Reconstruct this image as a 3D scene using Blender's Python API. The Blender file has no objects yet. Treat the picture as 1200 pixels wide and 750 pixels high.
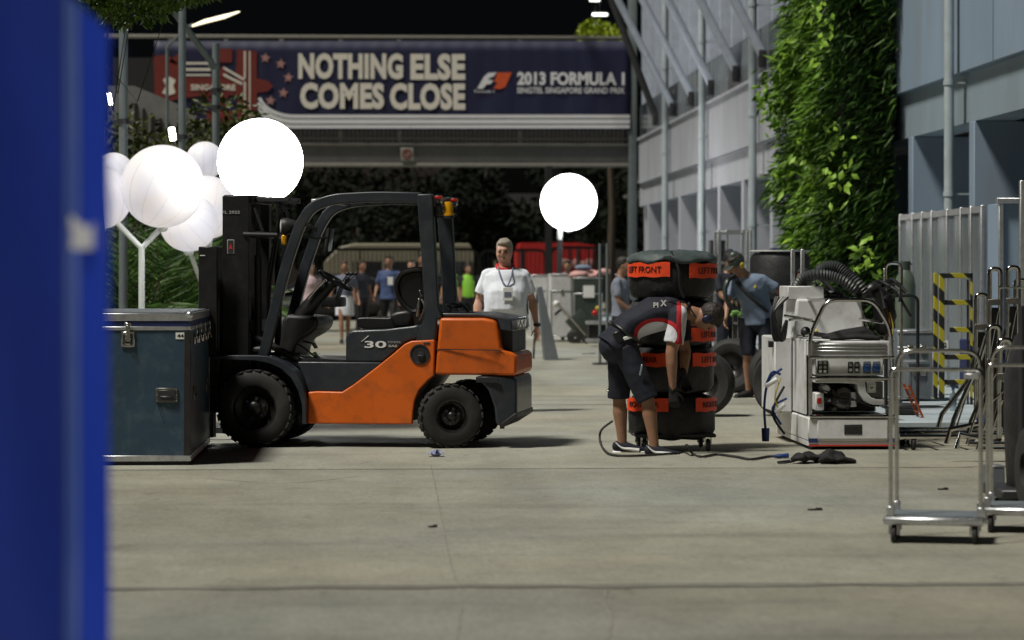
import bpy, bmesh, math, random
import numpy as np
from mathutils import Vector, Matrix, Euler
R = math.radians
random.seed(7); rng = np.random.default_rng(7)
scene = bpy.context.scene
COL = scene.collection
# ------------------------------------------------------------------ camera
FPX, HZ, CH = 3200.0, 319.0, 1.46          # focal length in photo pixels, horizon row, eye height
PHI = math.atan(150.0 / FPX)               # the road runs along +Y; the camera looks a little to its right
cam_d = bpy.data.cameras.new("camera"); cam = bpy.data.objects.new("camera", cam_d); COL.objects.link(cam)
cam.location = (0, 0, CH); cam.rotation_euler = (R(90), 0, -PHI)
cam_d.sensor_width = 36; cam_d.lens = FPX / 1200 * 36; cam_d.shift_y = -56 / 1200
cam_d.clip_start = .1; cam_d.clip_end = 2000
cam_d.dof.use_dof = True; cam_d.dof.focus_distance = 22.6; cam_d.dof.aperture_fstop = 2.4; cam_d.dof.aperture_blades = 8
scene.camera = cam
# ------------------------------------------------------------------ night sky, floodlight, exposure
SUN_EL, SUN_AZ = R(61), R(-120)             # high floodlight from the left, slightly behind the camera
world = bpy.data.worlds.new("World"); scene.world = world; world.use_nodes = True
wn = world.node_tree; bg = wn.nodes["Background"]
sky = wn.nodes.new("ShaderNodeTexSky"); sky.sky_type = 'NISHITA'; sky.sun_disc = False
sky.sun_elevation = SUN_EL; sky.sun_rotation = SUN_AZ
wn.links.new(sky.outputs[0], bg.inputs[0]); bg.inputs[1].default_value = .0005
sd = bpy.data.lights.new("floodlight_sun", 'SUN'); so = bpy.data.objects.new("floodlight_sun", sd); COL.objects.link(so)
sd.energy = 3.7; sd.angle = R(10); sd.color = (1, .965, .87)
sdir = Vector((math.sin(SUN_AZ) * math.cos(SUN_EL), math.cos(SUN_AZ) * math.cos(SUN_EL), math.sin(SUN_EL)))
so.rotation_euler = (-sdir).to_track_quat('-Z', 'Y').to_euler()
scene.view_settings.view_transform = 'Standard'; scene.view_settings.look = 'None'
scene.view_settings.exposure = 0; scene.view_settings.gamma = 1
scene.cycles.max_bounces = 6; scene.cycles.use_denoising = True
scene.cycles.sample_clamp_indirect = 4; scene.cycles.caustics_reflective = False; scene.cycles.caustics_refractive = False

# ------------------------------------------------------------------ measuring helpers (photo pixel -> place)
def ray(px, py):
    xc = (px - 600) / FPX
    return Vector((xc * math.cos(PHI) + math.sin(PHI), math.cos(PHI) - xc * math.sin(PHI), -(py - HZ) / FPX))
def onY(px, py, Y): d = ray(px, py); return Vector((0, 0, CH)) + d * (Y / d.y)
def onX(px, py, X): d = ray(px, py); return Vector((0, 0, CH)) + d * (X / d.x)
def G(px, py, z=0.): d = ray(px, py); return Vector((0, 0, CH)) + d * ((z - CH) / d.z)

# ------------------------------------------------------------------ materials
def nd(t, typ, **kw):
    n = t.nodes.new(typ)
    for k, v in kw.items(): setattr(n, k, v)
    return n
def mat(name, col, rough=.6, metal=0., var=.12, vscale=6., bump=.0, bscale=60., dirt=None, dirtamt=.4, dscale=2., stretch=(1, 1, 1),
        emit=None, estr=0., alpha=None, trans=0., coat=0.):
    m = bpy.data.materials.new(name); m.use_nodes = True; t = m.node_tree; p = t.nodes["Principled BSDF"]; L = t.links
    tc = nd(t, "ShaderNodeTexCoord"); mp = nd(t, "ShaderNodeMapping"); mp.inputs['Scale'].default_value = stretch
    L.new(tc.outputs['Object'], mp.inputs[0])
    n1 = nd(t, "ShaderNodeTexNoise"); n1.inputs['Scale'].default_value = vscale; n1.inputs['Detail'].default_value = 6
    L.new(mp.outputs[0], n1.inputs['Vector'])
    r1 = nd(t, "ShaderNodeMapRange"); r1.inputs[1].default_value = .25; r1.inputs[2].default_value = .75
    r1.inputs[3].default_value = 1 - var; r1.inputs[4].default_value = 1 + var; L.new(n1.outputs[0], r1.inputs[0])
    mx = nd(t, "ShaderNodeVectorMath", operation='SCALE'); mx.inputs[0].default_value = col[:3]; L.new(r1.outputs[0], mx.inputs['Scale'])
    out = mx.outputs[0]
    if dirt:
        n2 = nd(t, "ShaderNodeTexNoise"); n2.inputs['Scale'].default_value = dscale; n2.inputs['Detail'].default_value = 8; n2.inputs['Roughness'].default_value = .65
        L.new(mp.outputs[0], n2.inputs['Vector'])
        r2 = nd(t, "ShaderNodeMapRange"); r2.inputs[1].default_value = .48; r2.inputs[2].default_value = .72; r2.inputs[4].default_value = dirtamt
        L.new(n2.outputs[0], r2.inputs[0])
        mm = nd(t, "ShaderNodeMix", data_type='RGBA'); L.new(r2.outputs[0], mm.inputs[0]); L.new(out, mm.inputs[6]); mm.inputs[7].default_value = (*dirt, 1)
        out = mm.outputs[2]
    L.new(out, p.inputs['Base Color'])
    r3 = nd(t, "ShaderNodeMapRange"); r3.inputs[3].default_value = max(.03, rough * .8); r3.inputs[4].default_value = min(1, rough * 1.2)
    L.new(n1.outputs[0], r3.inputs[0]); L.new(r3.outputs[0], p.inputs['Roughness'])
    p.inputs['Metallic'].default_value = metal
    if coat: p.inputs['Coat Weight'].default_value = coat; p.inputs['Coat Roughness'].default_value = .12
    if bump:
        n3 = nd(t, "ShaderNodeTexNoise"); n3.inputs['Scale'].default_value = bscale; n3.inputs['Detail'].default_value = 4; L.new(mp.outputs[0], n3.inputs['Vector'])
        b = nd(t, "ShaderNodeBump"); b.inputs['Strength'].default_value = bump; b.inputs['Distance'].default_value = .01
        L.new(n3.outputs[0], b.inputs['Height']); L.new(b.outputs[0], p.inputs['Normal'])
    if emit: p.inputs['Emission Color'].default_value = (*emit, 1); p.inputs['Emission Strength'].default_value = estr
    if trans: p.inputs['Transmission Weight'].default_value = trans
    if alpha is not None: p.inputs['Alpha'].default_value = alpha
    return m
def leafmat(name, c0, c1, rough=.45):
    m = bpy.data.materials.new(name); m.use_nodes = True; t = m.node_tree; p = t.nodes["Principled BSDF"]; L = t.links
    g = nd(t, "ShaderNodeNewGeometry"); r = nd(t, "ShaderNodeValToRGB"); r.color_ramp.elements[0].color = (*c0, 1); r.color_ramp.elements[1].color = (*c1, 1)
    r.color_ramp.elements[1].position = .9
    L.new(g.outputs['Random Per Island'], r.inputs[0]); L.new(r.outputs[0], p.inputs['Base Color']); p.inputs['Roughness'].default_value = rough; p.inputs['Specular IOR Level'].default_value = .25
    return m
M = {}
def D(name, *a, **k): M[name] = mat(name, *a, **k)
D('steel_chrome', (.55, .54, .52), .17, 1., dirt=(.16, .13, .11), dirtamt=.5, dscale=14)
D('hose_rubber', (.05, .055, .058), .5, dirt=(.12, .12, .12), dirtamt=.4, dscale=12)
D('aluminium', (.62, .63, .65), .38, .9, dirt=(.3, .3, .3), dirtamt=.5, dscale=20)
D('dark_steel', (.06, .06, .065), .5, .6)
D('black_steel', (.012, .012, .013), .45, .2, dirt=(.06, .05, .045), dirtamt=.35, dscale=9)
D('black_plastic', (.016, .016, .018), .5, dirt=(.05, .05, .05), dirtamt=.3, dscale=12)
D('black_vinyl', (.012, .012, .013), .38, bump=.15, bscale=180)
D('rubber', (.018, .018, .018), .75, bump=.25, bscale=120, dirt=(.075, .07, .06), dirtamt=.5, dscale=6)
D('rim_black', (.012, .012, .012), .35, .1, dirt=(.08, .07, .06), dirtamt=.3, dscale=12)
D('orange_paint', (.66, .118, .004), .46, var=.10, vscale=3, dirt=(.26, .07, .015), dirtamt=.6, dscale=7, bump=.03, bscale=200, coat=.08)
D('charcoal_paint', (.021, .027, .036), .42, var=.15, dirt=(.09, .085, .075), dirtamt=.32, dscale=7, coat=.2)
D('white_paint', (.67, .675, .68), .4, var=.08, dirt=(.27, .25, .22), dirtamt=.5, dscale=5)
D('crack_dirt', (.22, .215, .185), .9, dirt=(.27, .265, .23), dirtamt=.95, dscale=5)
D('white_print', (.78, .78, .78), .5, var=.03)
D('grey_print', (.45, .45, .44), .5, var=.03)
D('black_print', (.01, .01, .01), .5, var=.03)
D('red_print', (.55, .03, .02), .5)
D('clear_lens', (.7, .72, .72), .12, .0, var=.03)
D('amber_lens', (.62, .3, .01), .2)
D('red_lens', (.5, .015, .01), .2)
D('mirror_glass', (.35, .42, .47), .15, .6)
D('blue_laminate', (.028, .062, .098), .42, var=.12, vscale=2.5, dirt=(.16, .2, .24), dirtamt=.3, dscale=7, bump=.05, bscale=90)
D('navy_laminate', (.02, .03, .12), .45)
D('label_white', (.8, .8, .78), .5, var=.02)
D('balloon_bright', (.9, .9, .9), .5, emit=(1, .98, .95), estr=14)
D('floodlamp_glow', (.9, .9, .9), .5, emit=(1, .97, .9), estr=14)
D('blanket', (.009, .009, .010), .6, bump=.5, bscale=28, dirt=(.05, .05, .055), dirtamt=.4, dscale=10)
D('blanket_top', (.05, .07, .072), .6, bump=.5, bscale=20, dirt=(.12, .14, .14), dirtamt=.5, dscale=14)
D('orange_tag', (.85, .07, .015), .55, var=.08, bump=.3, bscale=40)
D('grey_concrete_paint', (.25, .33, .43), .7, var=.08, vscale=1.2, dirt=(.2, .21, .21), dirtamt=.45, dscale=.9, stretch=(1, 1, .25), bump=.1, bscale=30)
D('grey_beam_paint', (.27, .34, .40), .7, var=.08, vscale=1.2, dirt=(.16, .17, .17), dirtamt=.45, dscale=.9, stretch=(1, 1, .25))
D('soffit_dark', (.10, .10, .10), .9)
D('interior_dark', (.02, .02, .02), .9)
D('warm_grey_paint', (.40, .415, .47), .7, var=.08, vscale=1.2, dirt=(.2, .18, .17), dirtamt=.4, dscale=1.1, stretch=(1, 1, .25))
D('mullion_paint', (.52, .58, .70), .5)
D('window_glass', (.045, .052, .062), .15, var=.25, vscale=.7)
D('screen_glass', (.17, .20, .22), .25, var=.3, vscale=.8)
D('pipe_paint', (.40, .46, .49), .5, dirt=(.22, .24, .24), dirtamt=.4, dscale=2)
D('pavement', (.36, .42, .46), .7, var=.1, vscale=1.5, dirt=(.17, .17, .17), dirtamt=.5, dscale=2, bump=.1, bscale=50)
D('kerb_stone', (.17, .165, .15), .85, bump=.3, bscale=40, dirt=(.08, .08, .07), dirtamt=.5, dscale=3)
D('bridge_paint', (.17, .17, .165), .6, dirt=(.08, .08, .08), dirtamt=.5, dscale=.8)
D('bridge_rail_paint', (.24, .23, .2), .5)
D('banner_navy', (.007, .009, .045), .6, var=.15, vscale=.6)
D('banner_red', (.16, .018, .012), .6)
D('banner_cream', (.74, .69, .61), .6, var=.04)
D('banner_white', (.74, .74, .76), .6, var=.04)
D('banner_pink', (.42, .22, .2), .6)
D('banner_orange', (.62, .09, .02), .6)
D('grey_pole', (.16, .19, .2), .5, .2)
D('white_pole', (.62, .66, .66), .45)
D('blue_tarp', (.012, .04, .36), .42, var=.18, vscale=2.2, bump=.6, bscale=3.2, dirt=(.008, .025, .2), dirtamt=.7, dscale=2.2, stretch=(1, 1, .35))
D('blue_trim', (.07, .12, .30), .5, dirt=(.11, .15, .28), dirtamt=.6, dscale=1.5)
D('skin_light', (.50, .27, .19), .5, var=.08, vscale=20)
D('skin_mid', (.30, .155, .095), .5, var=.08, vscale=20)
D('hair_dark', (.022, .016, .012), .6, bump=.6, bscale=90)
D('hair_brown', (.08, .045, .025), .6, bump=.6, bscale=90)
D('hair_grey', (.30, .26, .21), .6, bump=.6, bscale=90)
D('cloth_white', (.74, .78, .86), .8, var=.05, bump=.25, bscale=9)
D('cloth_navy', (.007, .009, .02), .8, bump=.3, bscale=9)
D('cloth_black', (.008, .008, .009), .8, bump=.25, bscale=9)
D('cloth_pink', (.55, .42, .46), .8, bump=.2, bscale=9)
D('cloth_greyblue', (.13, .15, .22), .8, bump=.2, bscale=9, dirt=(.25, .26, .3), dirtamt=.6, dscale=30)
D('cloth_blue', (.05, .08, .19), .8, bump=.2, bscale=9)
D('cloth_lightblue', (.16, .21, .30), .8, bump=.3, bscale=9)
D('cloth_grey', (.2, .22, .28), .8, bump=.3, bscale=9)
D('hivis', (.2, .48, .03), .6, emit=(.3, .8, .02), estr=.0)
D('red_cloth', (.5, .015, .02), .7)
D('red_canvas', (.36, .008, .007), .6, var=.2, vscale=2, bump=.3, bscale=3)
D('cream_paint', (.22, .20, .14), .5)
D('bus_glass', (.01, .011, .013), .2)
D('brown_wall', (.016, .010, .009), .8)
D('cylinder_paint', (.10, .13, .10), .35, dirt=(.16, .17, .15), dirtamt=.4)
D('olive_steel', (.05, .065, .055), .4, .2, dirt=(.1, .1, .09), dirtamt=.4)
D('grey_plastic_case', (.14, .16, .18), .5, dirt=(.25, .26, .27), dirtamt=.3)
D('engine_metal', (.16, .155, .14), .45, .7, dirt=(.04, .035, .03), dirtamt=.7, dscale=25)
D('socket_blue', (.02, .09, .3), .4)
D('cable_blue', (.01, .035, .16), .5)
D('defender_blue', (.008, .011, .045), .45)
D('cable_yellow', (.5, .38, .03), .5)
D('cable_orange', (.3, .06, .012), .5)
D('asphalt_joint', (.15, .145, .125), .9, bump=.5, bscale=60, dirt=(.26, .255, .22), dirtamt=.95, dscale=2.4)
D('trunk_bark', (.06, .045, .03), .9, bump=.5, bscale=30)
D('wrapper_film', (.45, .5, .75), .15, .3, var=.4, vscale=30)
D('pink_cloth', (.62, .35, .33), .8)
D('green_blob', (.12, .26, .05), .6)
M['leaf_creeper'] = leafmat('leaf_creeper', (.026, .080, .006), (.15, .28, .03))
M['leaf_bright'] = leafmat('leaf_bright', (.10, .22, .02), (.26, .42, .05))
M['leaf_creeper_shade'] = leafmat('leaf_creeper_shaded', (.014, .04, .005), (.05, .11, .012))  # darker copy of leaf_creeper for the camera-facing end, shade put into its colour
M['leaf_palm'] = leafmat('leaf_palm', (.018, .06, .010), (.08, .16, .03))
M['leaf_dark'] = leafmat('leaf_dark', (.0015, .003, .001), (.005, .009, .003), .9)  # trees behind the bridge: lack of light there put into a near-black leaf colour
M['leaf_tree'] = leafmat('leaf_tree', (.03, .07, .008), (.12, .20, .025))
M['leaf_yellow'] = leafmat('leaf_yellow', (.12, .20, .01), (.35, .42, .03))
M['leaf_olive'] = leafmat('leaf_olive', (.02, .035, .008), (.09, .10, .025))

def balloon_mat():
    m = bpy.data.materials.new('balloon_dim'); m.use_nodes = True; t = m.node_tree; p = t.nodes["Principled BSDF"]; L = t.links
    tc = nd(t, "ShaderNodeTexCoord"); s = nd(t, "ShaderNodeSeparateXYZ"); L.new(tc.outputs['Object'], s.inputs[0])
    a = nd(t, "ShaderNodeMath", operation='ARCTAN2'); L.new(s.outputs[1], a.inputs[0]); L.new(s.outputs[0], a.inputs[1])
    b = nd(t, "ShaderNodeMath", operation='MULTIPLY'); L.new(a.outputs[0], b.inputs[0]); b.inputs[1].default_value = 12 / (2 * math.pi)
    c = nd(t, "ShaderNodeMath", operation='PINGPONG'); L.new(b.outputs[0], c.inputs[0]); c.inputs[1].default_value = .5
    d = nd(t, "ShaderNodeMapRange"); d.inputs[1].default_value = 0; d.inputs[2].default_value = .03; d.inputs[3].default_value = .40; d.inputs[4].default_value = .50
    L.new(c.outputs[0], d.inputs[0])
    n = nd(t, "ShaderNodeTexNoise"); n.inputs['Scale'].default_value = 2.2; L.new(tc.outputs['Object'], n.inputs[0])
    r = nd(t, "ShaderNodeValToRGB"); r.color_ramp.elements[0].position = .35; r.color_ramp.elements[1].position = .65
    r.color_ramp.elements[0].color = (1, .90, .90, 1); r.color_ramp.elements[1].color = (.86, .85, 1, 1)
    L.new(n.outputs[0], r.inputs[0]); L.new(r.outputs[0], p.inputs['Emission Color']); L.new(d.outputs[0], p.inputs['Emission Strength'])
    p.inputs['Base Color'].default_value = (.5, .5, .5, 1); p.inputs['Roughness'].default_value = .5
    return m
M['balloon_dim'] = balloon_mat()

def ground_mat():
    m = bpy.data.materials.new('worn_road_surface'); m.use_nodes = True; t = m.node_tree; p = t.nodes["Principled BSDF"]; L = t.links
    tc = nd(t, "ShaderNodeTexCoord")
    def noise(scale, det=6, st=(1, 1, 1), ro=.55):
        mp = nd(t, "ShaderNodeMapping"); mp.inputs['Scale'].default_value = st; L.new(tc.outputs['Object'], mp.inputs[0])
        n = nd(t, "ShaderNodeTexNoise"); n.inputs['Scale'].default_value = scale; n.inputs['Detail'].default_value = det; n.inputs['Roughness'].default_value = ro
        L.new(mp.outputs[0], n.inputs['Vector']); return n.outputs[0]
    def mr(x, a, b, c, d):
        r = nd(t, "ShaderNodeMapRange"); L.new(x, r.inputs[0])
        for i, v in enumerate((a, b, c, d)): r.inputs[i + 1].default_value = v
        return r.outputs[0]
    def mul(a, b): n = nd(t, "ShaderNodeMath", operation='MULTIPLY'); L.new(a, n.inputs[0]); L.new(b, n.inputs[1]); return n.outputs[0]
    big = mr(noise(.35, 5), .3, .7, .84, 1.12); mid = mr(noise(1.6, 8, (1, .5, 1)), .3, .7, .86, 1.12)
    grit = mul(mr(noise(140, 3), .3, .7, .78, 1.22), mul(mr(noise(38, 5, (1, .18, 1), .75), .3, .7, .86, 1.14), mr(noise(12, 8, (1, .3, 1), .8), .3, .7, .90, 1.10)))
    tyre = mr(noise(.9, 6, (.25, 1.6, 1)), .54, .72, 1, .78)
    stain = mr(noise(2.6, 8, (1, .35, 1), .7), .62, .74, 1, .72)
    lane = mr(noise(.8, 4, (1.4, .05, 1)), .5, .7, 1, .88)
    v = mul(mul(mul(big, mid), grit), mul(mul(tyre, stain), lane))
    sp = nd(t, "ShaderNodeSeparateXYZ"); L.new(tc.outputs['Object'], sp.inputs[0])      # slab tones with light falloff painted in: dark near camera, brightest mid road
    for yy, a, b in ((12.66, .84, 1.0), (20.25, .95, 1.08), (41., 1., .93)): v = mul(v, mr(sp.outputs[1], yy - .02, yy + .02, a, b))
    for sc_, st_, lo, hi in ((5, (1, .3, 1), .60, .66), (11, (1, .5, 1), .66, .70)): v = mul(v, mr(noise(sc_, 10, st_, .72), lo, hi, 1, .80))
    c = nd(t, "ShaderNodeMix", data_type='RGBA'); L.new(mr(noise(.16, 3), .35, .65, 0, 1), c.inputs[0])
    c.inputs[6].default_value = (.305, .285, .222, 1); c.inputs[7].default_value = (.290, .304, .272, 1)
    s = nd(t, "ShaderNodeVectorMath", operation='SCALE'); L.new(c.outputs[2], s.inputs[0]); L.new(v, s.inputs['Scale'])
    L.new(s.outputs[0], p.inputs['Base Color'])
    L.new(mr(noise(3, 6), .3, .7, .55, .8), p.inputs['Roughness'])
    b = nd(t, "ShaderNodeBump"); b.inputs['Strength'].default_value = .5; b.inputs['Distance'].default_value = .006
    L.new(noise(70, 5, ro=.7), b.inputs['Height']); L.new(b.outputs[0], p.inputs['Normal'])
    return m
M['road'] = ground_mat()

def stripemat():
    m = bpy.data.materials.new('hazard_stripes'); m.use_nodes = True; t = m.node_tree; p = t.nodes["Principled BSDF"]; L = t.links
    tc = nd(t, "ShaderNodeTexCoord"); s = nd(t, "ShaderNodeSeparateXYZ"); L.new(tc.outputs['Object'], s.inputs[0])
    a = nd(t, "ShaderNodeMath", operation='ADD'); L.new(s.outputs[0], a.inputs[0]); L.new(s.outputs[2], a.inputs[1])
    w = nd(t, "ShaderNodeMath", operation='PINGPONG'); L.new(a.outputs[0], w.inputs[0]); w.inputs[1].default_value = .13
    g = nd(t, "ShaderNodeMath", operation='GREATER_THAN'); L.new(w.outputs[0], g.inputs[0]); g.inputs[1].default_value = .065
    x = nd(t, "ShaderNodeMix", data_type='RGBA'); L.new(g.outputs[0], x.inputs[0]); x.inputs[6].default_value = (.42, .36, .02, 1); x.inputs[7].default_value = (.012, .012, .012, 1)
    L.new(x.outputs[2], p.inputs['Base Color']); p.inputs['Roughness'].default_value = .5
    return m
M['hazard'] = stripemat()

# ------------------------------------------------------------------ mesh builder
class MB:
    def __init__(s): s.v = []; s.f = []
    def add(s, vs, fs):
        o = len(s.v); s.v += [tuple(v) for v in vs]; s.f += [tuple(i + o for i in f) for f in fs]; return s
    def box(s, c, size, b=0., rot=None):
        hx, hy, hz = [max(1e-4, q / 2) for q in size]; b = min(b, hx * .9, hy * .9, hz * .9)
        if b <= 0:
            vs = [(x * hx, y * hy, z * hz) for x in (-1, 1) for y in (-1, 1) for z in (-1, 1)]
            fs = [(0, 1, 3, 2), (4, 6, 7, 5), (0, 4, 5, 1), (2, 3, 7, 6), (0, 2, 6, 4), (1, 5, 7, 3)]
        else:
            bm = bmesh.new(); bmesh.ops.create_cube(bm, size=2)
            for v in bm.verts: v.co = Vector((v.co.x * hx, v.co.y * hy, v.co.z * hz))
            bmesh.ops.bevel(bm, geom=list(bm.edges), offset=b, segments=2 if b > .012 else 1, affect='EDGES', profile=.5)
            bm.verts.index_update(); vs = [v.co.copy() for v in bm.verts]; fs = [tuple(v.index for v in f.verts) for f in bm.faces]; bm.free()
        vs = [Vector(v) for v in vs]
        if rot is not None:
            E = Euler(rot).to_matrix() if not isinstance(rot, Matrix) else rot
            vs = [E @ v for v in vs]
        c = Vector(c); return s.add([v + c for v in vs], fs)
    def bx(s, x0, x1, y0, y1, z0, z1, b=0.): return s.box(((x0 + x1) / 2, (y0 + y1) / 2, (z0 + z1) / 2), (abs(x1 - x0), abs(y1 - y0), abs(z1 - z0)), b)
    def cyl(s, p0, p1, r, r2=None, seg=12):
        return s.tube([p0, p1], r, seg, rs=[r, r if r2 is None else r2])
    def tube(s, pts, r, seg=8, rs=None, closed=False, caps=True):
        P = [Vector(p) for p in pts]; n = len(P); rs = rs or [r] * n
        T = []
        for i in range(n):
            a = P[(i - 1) % n] if (i or closed) else P[0]; b = P[(i + 1) % n] if (i < n - 1 or closed) else P[-1]
            T.append((b - a).normalized() if (b - a).length > 1e-9 else Vector((0, 0, 1)))
        up = Vector((0, 0, 1)) if abs(T[0].z) < .9 else Vector((1, 0, 0))
        u = T[0].cross(up).normalized(); vs = []; fs = []
        for i in range(n):
            u = (u - T[i] * u.dot(T[i])); u = u.normalized() if u.length > 1e-6 else T[i].orthogonal().normalized(); w = T[i].cross(u)
            for k in range(seg):
                a = 2 * math.pi * k / seg; vs.append(P[i] + (u * math.cos(a) + w * math.sin(a)) * rs[i])
        for i in range(n if closed else n - 1):
            j = (i + 1) % n
            for k in range(seg): l = (k + 1) % seg; fs.append((i * seg + k, i * seg + l, j * seg + l, j * seg + k))
        if caps and not closed: fs.append(tuple(range(seg))[::-1]); fs.append(tuple((n - 1) * seg + k for k in range(seg)))
        return s.add(vs, fs)
    def lathe(s, prof, c=(0, 0, 0), axis='Z', seg=32, closed=False):
        n = len(prof); vs = []; fs = []
        for k in range(seg):
            a = 2 * math.pi * k / seg; ca, sa = math.cos(a), math.sin(a)
            for r, h in prof:
                v = (r * ca, r * sa, h) if axis == 'Z' else ((r * ca, h, r * sa) if axis == 'Y' else (h, r * ca, r * sa))
                vs.append(Vector(v) + Vector(c))
        for k in range(seg):
            l = (k + 1) % seg
            for i in range(n if closed else n - 1):
                j = (i + 1) % n; fs.append((k * n + i, l * n + i, l * n + j, k * n + j))
        return s.add(vs, fs)
    def prism(s, poly, y0, y1):                      # poly of (x,z), extruded along y
        n = len(poly); vs = [(x, y0, z) for x, z in poly] + [(x, y1, z) for x, z in poly]
        fs = [tuple(range(n)), tuple(range(2 * n - 1, n - 1, -1))] + [(i, i + n, (i + 1) % n + n, (i + 1) % n) for i in range(n)]
        return s.add(vs, fs)
    def sph(s, c, r, seg=16, ring=10, sc=(1, 1, 1), rot=None):
        pr = [(max(1e-4, math.sin(math.pi * i / ring)) * 1., -math.cos(math.pi * i / ring)) for i in range(ring + 1)]
        t = MB().lathe(pr, seg=seg); E = Matrix.Identity(3) if rot is None else (rot if isinstance(rot, Matrix) else Euler(rot).to_matrix())
        return s.add([E @ Vector((v[0] * sc[0] * r, v[1] * sc[1] * r, v[2] * sc[2] * r)) + Vector(c) for v in t.v], t.f)
    def loft(s, secs, side=(1, 0, 0), seg=14, cap=True):
        C = [Vector(q[0]) for q in secs]; n = len(C); rings = []
        side = Vector(side)
        def ring(c, t, a, b):
            u = side - t * side.dot(t); u = u.normalized() if u.length > 1e-4 else t.orthogonal().normalized(); w = t.cross(u)
            return [c + u * a * math.cos(2 * math.pi * k / seg) + w * b * math.sin(2 * math.pi * k / seg) for k in range(seg)]
        T = [((C[min(i + 1, n - 1)] - C[max(i - 1, 0)]).normalized()) for i in range(n)]
        if cap:
            a, b = secs[0][1:3]; m = min(a, b)
            for o, k in ((.98, .12), (.8, .6), (.45, .89)): rings.append(ring(C[0] - T[0] * m * o, T[0], a * k, b * k))
        for i in range(n): rings.append(ring(C[i], T[i], secs[i][1], secs[i][2]))
        if cap:
            a, b = secs[-1][1:3]; m = min(a, b)
            for o, k in ((.45, .89), (.8, .6), (.98, .12)): rings.append(ring(C[-1] + T[-1] * m * o, T[-1], a * k, b * k))
        vs = [v for r_ in rings for v in r_]; fs = []
        for i in range(len(rings) - 1):
            for k in range(seg): l = (k + 1) % seg; fs.append((i * seg + k, i * seg + l, (i + 1) * seg + l, (i + 1) * seg + k))
        fs.append(tuple(range(seg))[::-1]); fs.append(tuple((len(rings) - 1) * seg + k for k in range(seg)))
        return s.add(vs, fs)
    def limb(s, p0, p1, r0, r1, seg=12): return s.loft([(p0, r0, r0), (Vector(p0).lerp(Vector(p1), .5), (r0 + r1) / 2, (r0 + r1) / 2), (p1, r1, r1)], (1, .01, .02), seg)
    def build(s, name, m, parent=None, bevel=0., remesh=0., smooth=0, angle=38, xf=None, **tags):
        me = bpy.data.meshes.new(name); me.from_pydata(s.v if xf is None else [xf(v) for v in s.v], [], s.f); me.update()
        bm = bmesh.new(); bm.from_mesh(me); bmesh.ops.recalc_face_normals(bm, faces=bm.faces); bm.to_mesh(me); bm.free()
        me.materials.append(M[m] if isinstance(m, str) else m); me.shade_smooth(); me.set_sharp_from_angle(angle=R(angle))
        return link(name, me, parent, bevel, remesh, smooth, **tags)
def link(name, me, parent=None, bevel=0., remesh=0., smooth=0, **tags):
    o = bpy.data.objects.new(name, me); COL.objects.link(o); o.parent = parent
    if bevel:
        b = o.modifiers.new('b', 'BEVEL'); b.width = bevel; b.segments = 3; b.limit_method = 'ANGLE'; b.angle_limit = R(35)
    if remesh:
        r = o.modifiers.new('r', 'REMESH'); r.mode = 'VOXEL'; r.voxel_size = remesh; r.use_smooth_shade = True
        if smooth: q = o.modifiers.new('s', 'SMOOTH'); q.iterations = smooth; q.factor = .5
    tag(o, **tags); return o
def tag(o, label=None, cat=None, group=None, kind=None):
    for k, v in (('label', label), ('category', cat), ('group', group), ('kind', kind)):
        if v: o[k] = v
    return o
def thing(name, label, cat, loc=(0, 0, 0), rz=0., group=None, kind=None):
    o = bpy.data.objects.new(name, None); COL.objects.link(o); o.location = loc; o.rotation_euler = (0, 0, rz); o.empty_display_size = .2
    return tag(o, label, cat, group, kind)
def dup(root, loc, rz=None, label=None, sc=None):
    r = root.copy(); COL.objects.link(r); r.location = loc
    if rz is not None: r.rotation_euler = (0, 0, rz)
    if sc: r.scale = (sc,) * 3
    if label: r['label'] = label
    for ch in [o for o in root.children]:
        c = ch.copy(); COL.objects.link(c); c.parent = r
        for g_ in [o for o in ch.children]: d = g_.copy(); COL.objects.link(d); d.parent = c
    return r
def again(o, **kw):                                   # another part sharing the mesh
    c = o.copy(); COL.objects.link(c)
    for k, v in kw.items(): setattr(c, k, v)
    return c
def textmesh(txt, height, width=None, bold=0., ext=.004, spacing=1.):
    cu = bpy.data.curves.new('t', 'FONT'); cu.body = txt; cu.size = 1; cu.offset = bold; cu.extrude = 0; cu.space_character = spacing; cu.resolution_u = 3
    cu.fill_mode = 'FRONT' if ext == 0 else 'BOTH'; cu.extrude = .01
    ob = bpy.data.objects.new('t', cu); me = bpy.data.meshes.new_from_object(ob)
    co = np.array([v.co[:] for v in me.vertices]); fs = [tuple(p.vertices) for p in me.polygons]
    bpy.data.objects.remove(ob); bpy.data.curves.remove(cu); bpy.data.meshes.remove(me)
    mn, mx_ = co.min(0), co.max(0); sz = mx_ - mn; k = height / sz[1]; kx = k if width is None else width / sz[0]
    out = [(float((c[0] - mn[0] - sz[0] / 2) * kx), float(-ext if c[2] > 0 else 0), float((c[1] - mn[1]) * k)) for c in co]
    m = MB(); m.v = out; m.f = fs; return m           # centred in x, bottom at z=0, facing -Y
def text(name, txt, m, parent, loc, height, width=None, rz=0., bold=0., ext=.004, shear=0., spacing=1., rx=0.):
    t = textmesh(txt, height, width, bold, ext, spacing)
    if shear: t.v = [(v[0] + v[2] * shear, v[1], v[2]) for v in t.v]
    o = t.build(name, m, parent); o.location = loc; o.rotation_euler = (rx, 0, rz); return o
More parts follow.
